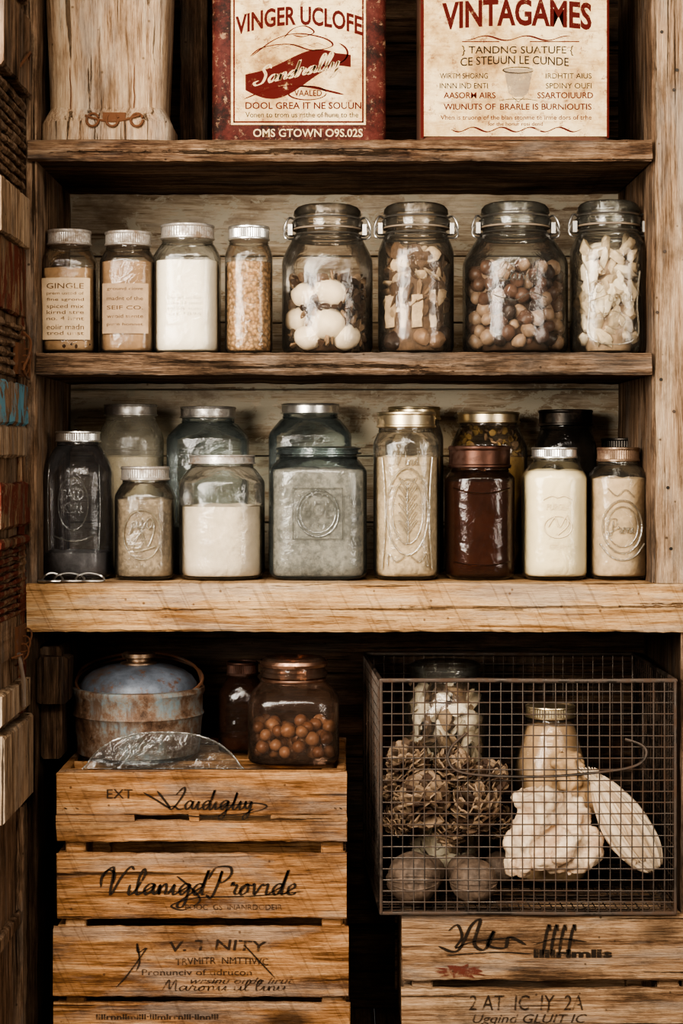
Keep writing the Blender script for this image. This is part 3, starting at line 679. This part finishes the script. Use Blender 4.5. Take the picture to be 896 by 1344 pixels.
ptext(mb,'DOOL GREA IT NE SOUUN',322,474,134,143,e2,2,0,0,.01)
ptext(mb,'Vonen to trom us nsthe of hune to the',322,470,147,154,e2,3)
ptext(mb,'OMS GTOWN O9S.02S',332,476,169,180,e2,4,0,0,.02)
g.part('printed_label',mb,[M_tin,INKR,INKR,INKB,INKC],smooth=False,recalc=False)
g=tin('vintage_game_tin',549,802,d,.12,M_tdk)
mb=MB(); rect(mb,556,796,-50,179,e,0)
for a,b,c2,d2 in ((552,556,-52,181),(796,799,-52,181)): rect(mb,a,b,c2,d2,e-.0002,4)
ptext(mb,'VINTAGAMES',580,776,4,40,e2,1,6,0,.03)
ptext(mb,'} TANDNG SUATUFE {',606,752,60,73,e2,3,0,0,.005); ptext(mb,'CE STEUUN LE CUNDE',604,746,76,87,e2,3,3,0,.005)
rect(mb,606,655,54,55.2,e2,1); rect(mb,695,760,54,55.2,e2,1)
for y in (96,109):
    ptext(mb,'WIRTM SHORNG' if y<100 else 'INNN IND ENTI',577,640,y,y+7,e2,3); ptext(mb,'IRDHTIT AIUS' if y<100 else 'SPDINY OUFI',716,776,y,y+7,e2,3)
ptext(mb,'AASORM AIRS',582,650,121,129,e2,1,0,0,.01); ptext(mb,'SSARTOIUURD',705,778,121,129,e2,1,0,0,.01)
ptext(mb,'WIUNUTS OF',582,650,136,144,e2,1,0,0,.01); ptext(mb,'BRARLE IS BURNIOUTIS',656,776,136,144,e2,1,0,0,.01)
ptext(mb,'Vhen is truonn of the blan stonme te irme dors of trhe',578,776,151,157,e2,1)
ptext(mb,'for the honur rosi dend',640,712,160,165,e2,1)
mb.add([W(661,90,e2),W(699,90,e2),W(693,122,e2),W(686,127,e2),W(674,127,e2),W(667,122,e2)],[(0,1,2,3,4,5)],5)
mb.ribbon(oval(680,92,20,4),e2-.0003,2,3); mb.ribbon([(672,127),(680,134),(688,127)],e2,3,3); mb.ribbon([(655,132),(668,130),(692,130),(705,132)],e2,3,3)
mb.ribbon([(592+i*3,170+3*math.sin(i*.5)) for i in range(58)],e2,3,1)
mb.ribbon([(610+i*3,50+3*math.cos(i*.35)) for i in range(47)],e2,3,1)
g.part('printed_label',mb,[M_tin,INKR,INKR,INKB,INKR,INKG],smooth=False,recalc=False)
g=G('wooden_canister',(X(145,.09),.09,zs)); mb=MB(); d=.09; s=S(d); cx=X(146,d)
mb.lathe([(zs,X(226,d)-cx-.004,6),(zs+.004,X(231,d)-cx,6),(Z(172,d),X(230,d)-cx,6),(Z(160,d),X(224,d)-cx,6),(Z(150,d),X(220,d)-cx,5)],cx,d,80,.82,True,True,0,0,.02)
mb.lathe([(Z(156,d),X(221,d)-cx,5),(Z(120,d),X(222,d)-cx,5),(Z(20,d),X(226,d)-cx,5),(Z(-60,d),X(229,d)-cx,5)],cx,d,80,.82,True,True,0,0,.012)
g.part('staves',mb,[wood('wood_canister',[(.16,.095,.055),(.34,.225,.14),(.45,.32,.21),(.55,.42,.29)],'Z',dirtamt=.35,dirt=(.12,.075,.045))])
mb=MB(); fy=d-(X(226,d)-cx)*.82
for x in (92,176):
    mb.tube([(X(x+random.uniform(-1,1),fy),fy+.0042,Z(y,fy)) for y in range(150,-60,-12)],.0008,5)
for x in (122,148,180):
    pts=[(X(x+8*math.cos(a),fy),fy-.004-.003*math.sin(a),Z(158+9*math.sin(a),fy)) for a in [i*.5 for i in range(13)]]; mb.tube(pts,.0018,6)
mb.tube([(X(112+i*9,fy),fy-.004,Z(152+8*math.sin(i*.4),fy)) for i in range(9)],.0016,6)
mb.box((X(135,fy),fy-.003,Z(168,fy)),(X(165,fy),fy+.003,Z(148,fy)))
g.part('iron_latch',mb,[M_rust])
mb=MB(); mb.board((X(236,.17),.17,zs),(X(272,.17),.22,Z(-70,.17)),'Z',20,(.001,.001),.003); single('wooden_plank',mb,[M_sideD],(X(254,.17),.19,zs),smooth=False)

# ------------------------------------------------------------ crates
def crate(name,slats,x0,x1,d,depth,mat,ybot,ytop,boardtop,slot=None):
    g=G(name,(X((x0+x1)/2,d),d+depth/2,0.002)); mb=MB(); t=.012
    for i,(a,b,xa,xb) in enumerate(slats):
        zb_,zt_=Z(b,d),Z(a,d); zb_=max(zb_,.003)
        if slot and i==0:
            sx0,sx1,sy0,sy1=slot
            mb.board((X(xa,d),d,Z(sy0,d)),(X(xb,d),d+t,zt_),'X',40,(.0003,.0012),.002)
            mb.board((X(xa,d),d,zb_),(X(xb,d),d+t,Z(sy1,d)),'X',40,(.0003,.0012),.002)
            mb.board((X(xa,d),d,Z(sy1,d)),(X(sx0,d),d+t,Z(sy0,d)),'X',8,(.0003,0),.0001)
            mb.board((X(sx1,d),d,Z(sy1,d)),(X(xb,d),d+t,Z(sy0,d)),'X',8,(.0003,0),.0001)
            m=(sx0+sx1)/2-18
            mb.board((X(m,d),d,Z(sy1,d)),(X(m+14,d),d+t,Z(sy0-1,d)),'X',3,(.0003,0),.0001)
        else: mb.board((X(xa,d),d,zb_),(X(xb,d),d+t,zt_),'X',40,(.0003,.0016),.0022)
        mb.board((X(xa,d),d+depth-t,zb_),(X(xb,d),d+depth,zt_),'X',20,(.0003,.001),.002)
        for xs in (X(x0+3,d),X(x1-3,d)-t): mb.board((xs,d+t+.001,zb_),(xs+t,d+depth-t-.001,zt_),'Y',12,(.0003,.001),.002)
    for xa,xb in ((x0+12,x0+45),(x1-38,x1-3)):
        for yy in (d+t,d+depth-t-.022): mb.board((X(xa,d)+.002,yy+.0005,.002),(X(xb,d)-.004,yy+.0215,Z(ytop,d)),'Z',20,(.0008,.0008),.002)
    for i in range(4):
        w=(depth-2*t-.002)/4
        mb.board((X(x0+16,d)+.0,d+t+.001+i*w,boardtop-.01),(X(x1-20,d),d+t+i*w,boardtop),'X',10,(.0002,.0002),.001)
    g.part('slats',mb,[mat],smooth=False); return g
dl=-.035
zbd=Z(1013,dl)
gl=crate('wooden_crate',[(1014,1105,74,455),(1121,1206,74,455),(1217,1309,69,457),(1317,1404,70,459)],70,457,dl,.30,M_crate,1404,1014,zbd,(176,356,1070,1078))
mb=MB(); e=dl-.0014
ptext(mb,'EXT',140,174,1036,1048,e,1); cursive(mb,'Laidigtiy',225,332,1062,11,e,3); mb.ribbon(crom([(188,1040),(205,1050),(222,1060),(214,1048),(206,1038)],6),e,3); mb.ribbon(crom([(230,1068),(270,1072),(330,1066),(350,1058),(330,1054),(280,1060)],6),e,2.5)
for x in (101,440,86,447): mb.ribbon([(x-2,1060),(x,1061),(x+2,1062)],e,4)
cursive(mb,'Vilanigd Provide',140,388,1174,14,e,3.8)
mb.ribbon(crom([(232,1150),(250,1165),(262,1182),(240,1194),(225,1188),(260,1178),(330,1176),(398,1170)],8),e,3)
ptext(mb,'POOC  GS  INANRDODEIR',243,370,1187,1194,e,1); mb.ribbon(crom([(132,1165),(134,1150),(142,1142),(150,1146),(148,1160)],5),e,4)
ptext(mb,'V. T NITY',222,350,1236,1250,e,1,3,.1,.01); ptext(mb,'TRVMITR  NMTTIWC',230,352,1258,1267,e,1,2); ptext(mb,'Pronunciv of tidrucon',186,330,1272,1280,e,1); ptext(mb,'wrsinu onde lirut',250,385,1283,1291,e,1,0,.4)
cursive(mb,'Maronii ul linu',215,375,1300,6,e,1.8,1); mb.ribbon(crom([(152,1296),(165,1282),(180,1262),(192,1244),(181,1250),(180,1238),(183,1262),(178,1275)],4),e,2.5); mb.ribbon([(320+i*1.5,1240+i*1.6) for i in range(28)],e,2)
ptext(mb,'llllrnnllmilll·lllmlrrnlll·llnnlll',126,286,1331,1338,e,1,0,0,.02)
gl.part('stencil_print',mb,[INKB,INKW],smooth=False,recalc=False)

dr=-.028
ztr=Z(1201,dr)
gr=crate('wooden_crate',[(1201,1287,527,905),(1298,1385,527,905)],527,900,dr,.30,M_crate2,1385,1203,ztr-.001)
mb=MB(); e=dr-.0014
mb.ribbon(crom([(575,1242),(600,1248),(618,1215),(630,1208),(622,1238),(636,1246),(648,1222),(640,1240),(662,1244),(668,1230),(690,1240)],7),e,5); mb.ribbon(crom([(588,1222),(600,1214),(606,1230),(598,1244),(620,1236),(676,1230)],6),e,4)
for x in (712,722,733,745): mb.ribbon(crom([(x,1254),(x+3,1235),(x+8,1214),(x+10,1222)],4),e,4.5)
mb.ribbon(crom([(700,1240),(730,1232),(770,1236)],6),e,3.5); mb.ribbon(crom([(585,1254),(650,1250),(700,1252)],8),e,3); ptext(mb,'llllrlmlls',700,803,1246,1257,e,0,0,0,.05)
ptext(mb,'2 AT  IC  IY  2A',615,765,1306,1326,e,1,0,.1,.0); ptext(mb,'Ugqind GLUIT IC',620,770,1331,1346,e,1,0,.3,.0)
bl=[]
for i in range(24):
    a=i*math.pi/12; rr=1+.35*math.sin(i*3.7); bl.append(W(604+30*math.cos(a)*rr,1275+8*math.sin(a)*rr,e))
mb.add(bl,[tuple(range(24))],2)
gr.part('stencil_print',mb,[INKB,INKW,ink('paint_red',(.13,.035,.024),.54,.8)],smooth=False,recalc=False)

# ------------------------------------------------------------ pot etc on crate
PT=NT('pot_patina'); v=PT.coord((1,1,1)); a=PT.noise(v,16,9,.78); b=PT.noise(v,60,6,.8); c=PT.noise(PT.coord((10,10,2)),5,6,.7)
col=PT.ramp(a,[(.38,(.05,.028,.017)),(.46,(.14,.085,.055)),(.52,(.17,.145,.12)),(.6,(.15,.185,.195))]); col=PT.mix(PT.ramp(c,[(.5,0),(.62,.8)]),col,(.1,.055,.033))
M_pot=PT.done(PT.pr(col,.6,.2,PT.bump(a,.5,.003),.3))
PL=NT('pot_lid_blue'); v=PL.coord((1,1,1)); a=PL.noise(v,12,9,.75); b=PL.noise(v,50,6,.8)
col=PL.ramp(a,[(.36,(.075,.05,.037)),(.47,(.075,.085,.102)),(.65,(.135,.152,.182))]); col=PL.mix(PL.ramp(b,[(.56,0),(.64,.9)]),col,(.11,.06,.037))
M_lid=PL.done(PL.pr(col,.45,.2,PL.bump(b,.25,.002),.35))
zb_=zbd+.001; d=.09; cx=X(182,d); s=S(d)
def Rp(px): return px*s
g=G('enamel_pot',(cx,d,zb_)); mb=MB()
yz=lambda y: Z(y,d)
mb.lathe([(zb_,Rp(72)),(zb_+.004,Rp(76)),(yz(985),Rp(80)),(yz(945),Rp(83)),(yz(938),Rp(84)),(yz(935),Rp(86)),(yz(931),Rp(84)),(yz(912),Rp(84)),(yz(906),Rp(87)),(yz(901),Rp(86)),(yz(900),Rp(81)),(yz(908),Rp(79))],cx,d,64,1,True,True,0,0,.012)
mb.torus((cx,d+.01,yz(893)),Rp(83),.0022,1,tilt=.25)
mb.tube(crom([(cx-Rp(84),d,yz(908)),(cx-Rp(80),d+.04,yz(882)),(cx-Rp(40),d+.07,yz(868)),(cx+Rp(20),d+.08,yz(866)),(cx+Rp(70),d+.05,yz(880)),(cx+Rp(84),d,yz(908))],5),.0022,6,1)
g.part('pot_body',mb,[M_pot,M_rust])
mb=MB()
mb.lathe([(yz(912),Rp(73)),(yz(911),Rp(78)),(yz(907),Rp(79)),(yz(904),Rp(77)),(yz(896),Rp(76)),(yz(887),Rp(70)),(yz(880),Rp(60)),(yz(874),Rp(45)),(yz(871),Rp(28)),(yz(870),Rp(2))],cx,d,64)
g.part('dome_lid',mb,[M_lid])
mb=MB(); mb.lathe([(yz(873),Rp(24)),(yz(869),Rp(24)),(yz(867),Rp(16)),(yz(864),Rp(16)),(yz(862),Rp(22)),(yz(857),Rp(22)),(yz(855),Rp(18))],cx,d,32); g.part('lid_knob',mb,[L_bronze])
mb=MB(); n=40; d0=-.018
th=.003
def arcpt(t):
    u=(t-.5)*2; x=214+106*u; y=1022-60*(max(0,1-abs(u)**2.6))**.6; return x,y
vs=[];
for k,(dd) in enumerate((d0,d0+th)):
    for i in range(n+1):
        x,y=arcpt(i/n); z=max(Z(y,d0),zb_); vs.append((X(x,d0),dd+(z-zb_)*.12,z))
fs=[tuple(range(n+1)),tuple(range(n+1,2*n+2))]+[(i,i+1,n+2+i,n+1+i) for i in range(n)]+[(0,n,2*n+1,n+1)]
mb.add(vs,fs); g=G('glass_dish',(X(214,d0),d0,zb_)); g.part('dish_glass',mb,[glass('dish_glass',(.88,.9,.9),(.35,.42,.44),haze=.02,gl=.9)])
mb=MB(); mb.tube([(v[0],v[1]-.001,v[2]) for v in vs[:n+1]],.0013,6); g.part('rolled_rim',mb,[G_embd])
J=jar('brown_glass_jar',286,350,868,zbd,.13,G_brown,lid='screw',lidm=L_brown,sf=.6,lf=.85,nr=.62,n=2.5,fill=P_dark,level=965)
J=jar('hazelnut_jar',325,446,862,zbd,.055,G_pink,lid='dome',lidm=G_pink,sf=.58,lf=.80,nr=.66,n=4)
mb=MB(); mb.lathe([(J.zt-.012,J.nr*1.1),(J.zt-.008,J.nr*1.14),(J.zt-.004,J.nr*1.1)],J.cx,J.cy,56,1,False,False); mb.torus((J.cx,J.cy,J.zl-.002),J.nr*1.04,.002); J.g.part('copper_band',mb,[metal('copper_band',(.45,.27,.19),.3,.6)])
mb=MB(); scatter(J,mb,950,None,.0098,130,[0,1],(1,1,.95),.03,2,1.75); J.g.part('hazelnuts',mb,[solid('hazelnut',(.16,.085,.05),.4,.35,40),solid('hazelnut_light',(.25,.15,.092),.4,.3,40)])

# ------------------------------------------------------------ wire basket
BF=-.035; BB=.285; bz0=ztr+.004; bzt=.526
fl,fr_=X(500,BF),X(886,BF); bl_,br_=X(478,BB),X(830,BB)
g=G('wire_basket',((fl+fr_)/2,.12,bz0)); mb=MB()
def lerp(a,b,t): return a+(b-a)*t
r1=.0009
nx,nz,ny=27,21,20
wig=lambda:random.uniform(-.0008,.0008)
for i in range(nx+1):
    t=i/nx; xf_,xb_=lerp(fl,fr_,t),lerp(bl_,br_,t)
    mb.tube([(xf_,BF,bzt),(xf_+wig(),BF+wig(),lerp(bzt,bz0,.3)),(xf_+wig(),BF+wig(),lerp(bzt,bz0,.7)),(xf_,BF,bz0),(xb_,BB,bz0),(xb_+wig(),BB,lerp(bzt,bz0,.5)),(xb_,BB,bzt)],r1,5)
for k in range(ny+1):
    t=k/ny; y=lerp(BF,BB,t); xa,xb2=lerp(fl,bl_,t),lerp(fr_,br_,t)
    mb.tube([(xa,y,bzt),(xa+wig(),y,lerp(bzt,bz0,.5)),(xa,y,bz0),(xb2,y,bz0),(xb2+wig(),y,lerp(bzt,bz0,.5)),(xb2,y,bzt)],r1,5)
for k in range(nz+1):
    z=lerp(bz0,bzt,k/nz); mb.tube([(fl,BF,z),(lerp(fl,fr_,.5),BF+wig(),z+wig()),(fr_,BF,z),(br_,BB,z),(bl_,BB,z)],r1,5,0,True)
g.part('wire_mesh',mb,[M_bask])
mb=MB()
for z,r in ((bzt,.0030),(bz0,.0026)): mb.tube([(fl,BF,z),(lerp(fl,fr_,.33),BF,z+.0005),(lerp(fl,fr_,.66),BF,z-.0004),(fr_,BF,z),(br_,BB,z),(bl_,BB,z)],r,8,0,True)
for x,y in ((fl,BF),(fr_,BF),(bl_,BB),(br_,BB)): mb.tube([(x,y,bz0),(x,y,bzt)],.0022,8)
g.part('rim_frame',mb,[M_bask])
mb=MB(); hd=BF-.004
mb.tube([W(x,y,hd+o) for x,y,o in crom([(612,962,.006),(600,972,0),(590,984,-.004),(588,998,-.006),(600,1012,-.008),(640,1018,-.008),(720,1019,-.009),(800,1012,-.008),(836,1004,-.006),(848,990,-.004),(842,978,0),(820,970,.006)],4)],.0018,8)
g.part('wire_handle',mb,[M_bask])
zb_=bz0+.0015
J=jar('dried_flower_jar',527,642,868,zb_,.17,G_clear,lid='dome',lidm=G_clear,sf=.76,lf=.93,nr=.74,n=2.6)
random.seed(5)
mb=MB(); scatter(J,mb,898,None,.016,240,[0,1,2,1,2],(1,.7,.3),.35,2,.8); J.g.part('dried_petals',mb,[FL1,FL2,FL3])
PD=solid('petal_dark',(.09,.05,.03),.7,.5,80)
def pinecone(name,x,y,d,r,tilt):
    c=Vector(W(x,y,d)); mb=MB(); Mx=Euler(tilt).to_matrix(); N=110
    mb.blob(c,(r*.6,r*.6,r*.7),Euler(tilt),0,2,.02)
    for i in range(N):
        t=(i+.5)/N; ph=i*2.399963; zc=1-2*t; rad=math.sqrt(1-zc*zc)
        dirv=Vector((rad*math.cos(ph),rad*math.sin(ph),zc))*random.uniform(.88,1.08)
        up=Vector((0,0,1)); side=dirv.cross(up)
        if side.length<.05: side=Vector((1,0,0))
        side.normalize(); nn=side.cross(dirv); wd=r*.24
        base=dirv*r*.5; tip=dirv*r*1.0+nn*r*.22
        P=[base-side*wd*.5,base+side*wd*.5,dirv*r*.85+side*wd+nn*r*.02,tip+side*wd*.3,tip-side*wd*.3,dirv*r*.85-side*wd+nn*r*.02]
        Q=[p-nn*r*.07 for p in P]
        vs=[c+Mx@p for p in P+Q]
        mb.add(vs,[(0,1,2,3,4,5),(6,7,8,9,10,11)]+[(k,(k+1)%6,6+(k+1)%6,6+k) for k in range(6)],random.choice([0,1,1,2]))
    single(name,mb,[FL1,FL2,PD],tuple(c),smooth=False)
for x,y,d,r in ((556,1050,.035,38),(622,1060,.04,35),(522,1076,.065,22),(535,1000,.06,30),(594,1010,.06,30),(642,1022,.075,27),(519,1034,.08,21),(590,1088,.055,24),(652,1078,.07,24)):
    pinecone('dried_flower_head',x,y,d,r*S(d),(random.uniform(-1.2,1.2),random.uniform(-1,1),0))
N4=solid('walnut_shell',(.2,.14,.1),.65,.55,55,bump=1.0)
for x,r,d in ((542,35,.008),(621,31,.010)):
    mb=MB(); rr=r*S(d); c=(X(x,d),d,zb_+rr*.97); mb.blob(c,(rr,rr,rr*.96),Euler((0,0,0)),0,4,.03,2.5)
    for k in range(3): mb.torus(c,rr*1.0,.0010,0,tilt=.2-.25*k)
    single('dried_gourd',mb,[N4],c)
for x,y,d,r in ((560,1105,.075,25),(610,1110,.08,25),(655,1110,.12,22)):
    mb=MB(); rr=r*S(d); c=(X(x,d),d,zb_+rr*.97); mb.blob(c,(rr,rr,rr*.97),Euler((0,0,0)),0,3,.05,2.5); single('dried_gourd',mb,[N4],c)
random.seed(9)
J=jar('corked_bottle',672,772,925,zb_,.15,G_warm,lid='screw',lidm=L_gold,sf=.6,lf=.93,nr=.62,n=2.4,fill=powder('meal_tan',(.6,.44,.29),50,.4),level=950)
RT=solid('ginger_skin',(.8,.64,.46),.65,.2,35,bump=.8,c2=(.5,.33,.21))
def blobset(name,L,mats,sub=4,amp=.12,fr=2.2):
    mb=MB()
    for x,y,d,rx,rz,ro in L: mb.blob(W(x,y,d),(rx*S(d),min(rx,rz)*.85*S(d),rz*S(d)),Euler((0,ro,0)),0,sub,amp,fr)
    o=W(*L[0][:3]); ob=single(name,mb,mats,o,ang=80)
    rm=ob.modifiers.new('r','REMESH'); rm.mode='VOXEL'; rm.voxel_size=.002; rm.use_smooth_shade=True
    tx=bpy.data.textures.new('t','VORONOI'); tx.noise_scale=.03; dm=ob.modifiers.new('d','DISPLACE'); dm.texture=tx; dm.strength=.016; dm.texture_coords='LOCAL'
    tx=bpy.data.textures.new('t2','CLOUDS'); tx.noise_scale=.01; dm=ob.modifiers.new('d2','DISPLACE'); dm.texture=tx; dm.strength=.006; dm.texture_coords='LOCAL'
    return ob
blobset('ginger_root',[(708,1072,.03,32,36,.2),(688,1110,.025,26,34,0),(738,1108,.03,34,36,.3),(766,1112,.035,24,30,.1),(698,1050,.035,22,20,.4),(750,1072,.045,24,26,-.4),(716,1126,.02,26,20,0),(680,1130,.02,18,18,0),(746,1132,.02,24,16,0)],[RT])
blobset('dried_squash',[(752,1020,.085,22,34,-.3),(742,1002,.09,17,20,-.2),(765,1048,.085,24,24,0)],[solid('squash_tan',(.56,.37,.21),.6,.3,30,bump=.5)])
# corn husk: overlapping pleated leaves wrapped round a cob
mb=MB(); c=Vector(W(820,1080,.035)); axl=71*S(.03)
axd=Vector((math.cos(math.radians(57)),0.02,-math.sin(math.radians(57)))).normalized(); sd=Vector((0,1,0)); s2=axd.cross(sd).normalized()
def husk(rad,seg,n,ph,amp,a0,a1,l0,l1,mat):
    vs=[];closed=(a1-a0)>6.2
    for i in range(n+1):
        t=i/n; u=l0+(l1-l0)*t; r=rad*(.2+.8*max(0,1-abs(u*.94)**2.2)**.8)*(.88+.18*u)
        for k in range(seg):
            a=a0+(a1-a0)*k/(seg if closed else seg-1)+u*.3
            rr=r*(1+amp*math.sin(a*11+ph)+amp*.7*math.sin(a*23+ph*2+u)+.05*noise.noise(Vector((a*2,u*2,ph))))
            ex=(.05*noise.noise(Vector((a*6,ph,1))) if i in(0,n) else 0)
            vs.append(c+axd*((u+ex)*axl)+sd*math.cos(a)*rr*.9+s2*math.sin(a)*rr)
    kk=seg if closed else seg-1
    fs=[(i*seg+k,i*seg+(k+1)%seg,(i+1)*seg+(k+1)%seg,(i+1)*seg+k) for i in range(n) for k in range(kk)]
    if closed: fs+=[tuple(range(seg)),tuple(n*seg+k for k in range(seg))]
    mb.add(vs,fs,mat)
rad=31*S(.03)
husk(rad,140,36,0,.075,0,2*math.pi,-1,1,0)
for k in range(6): 
    a=2.0+k*.65; husk(rad*(1.05+.03*(k%3)),34,30,k*1.7,.06,a,a+1.1,-.95+.05*k,.8-.12*(k%3),k%2)
tipc=c-axd*axl
for k in range(12):
    o=Vector((random.uniform(-.012,.012),random.uniform(-.008,.008),0)); mb.tube([tipc+axd*.025+o*.5,tipc-axd*.002+o,tipc-axd*.015+o*1.8],[.004,.003,.0008],6)
single('corn_husk',mb,[solid('husk',(.76,.6,.43),.6,.22,50,bump=.4),solid('husk2',(.58,.42,.27),.6,.25,50,bump=.4)],tuple(c),ang=80)

mb=MB(); mb.box((-1.6,.34,0),(1.7,.38,2.4)); single('wall_room',mb,[M_plaster],(0,.36,1.2),smooth=False)

# ------------------------------------------------------------ lights
def area(name,loc,tgt,size,sy,en,col):
    l=bpy.data.lights.new(name,'AREA'); l.shape='RECTANGLE'; l.size=size; l.size_y=sy; l.energy=en; l.color=col
    o=bpy.data.objects.new(name,l); o.location=loc; o.rotation_euler=(Vector(tgt)-Vector(loc)).to_track_quat('-Z','Y').to_euler(); scn.collection.objects.link(o); return o
area('window_light_left',(-1.1,-2.1,1.4),(0,0,.8),1.0,1.3,96,(1,.93,.83))
area('fill_light_right',(1.5,-1.9,1.2),(0,0,.8),.45,1.4,24,(1,.92,.82))  # added weaker fill, no real window; puts right-hand streaks on the jars
area('front_fill_light',(-.1,-2.2,2.0),(0,.1,.65),1.0,.5,38,(1,.9,.78))  # added fill from high in front to reach the back wall, no room lamp
w=bpy.data.worlds.new('world'); scn.world=w; w.use_nodes=True
w.node_tree.nodes['Background'].inputs[0].default_value=(.9,.86,.8,1); w.node_tree.nodes['Background'].inputs[1].default_value=.2

cam=bpy.data.cameras.new('camera'); co=bpy.data.objects.new('camera',cam); scn.collection.objects.link(co)
co.location=(0,-D,ZC); co.rotation_euler=(math.pi/2,0,0)
cam.sensor_fit='VERTICAL'; cam.sensor_height=36; cam.lens=36*D/1.344; cam.shift_y=-72/1344; cam.clip_start=.05
scn.camera=co
try:
    scn.view_settings.look='AgX - High Contrast'
except Exception as ex: print(ex)
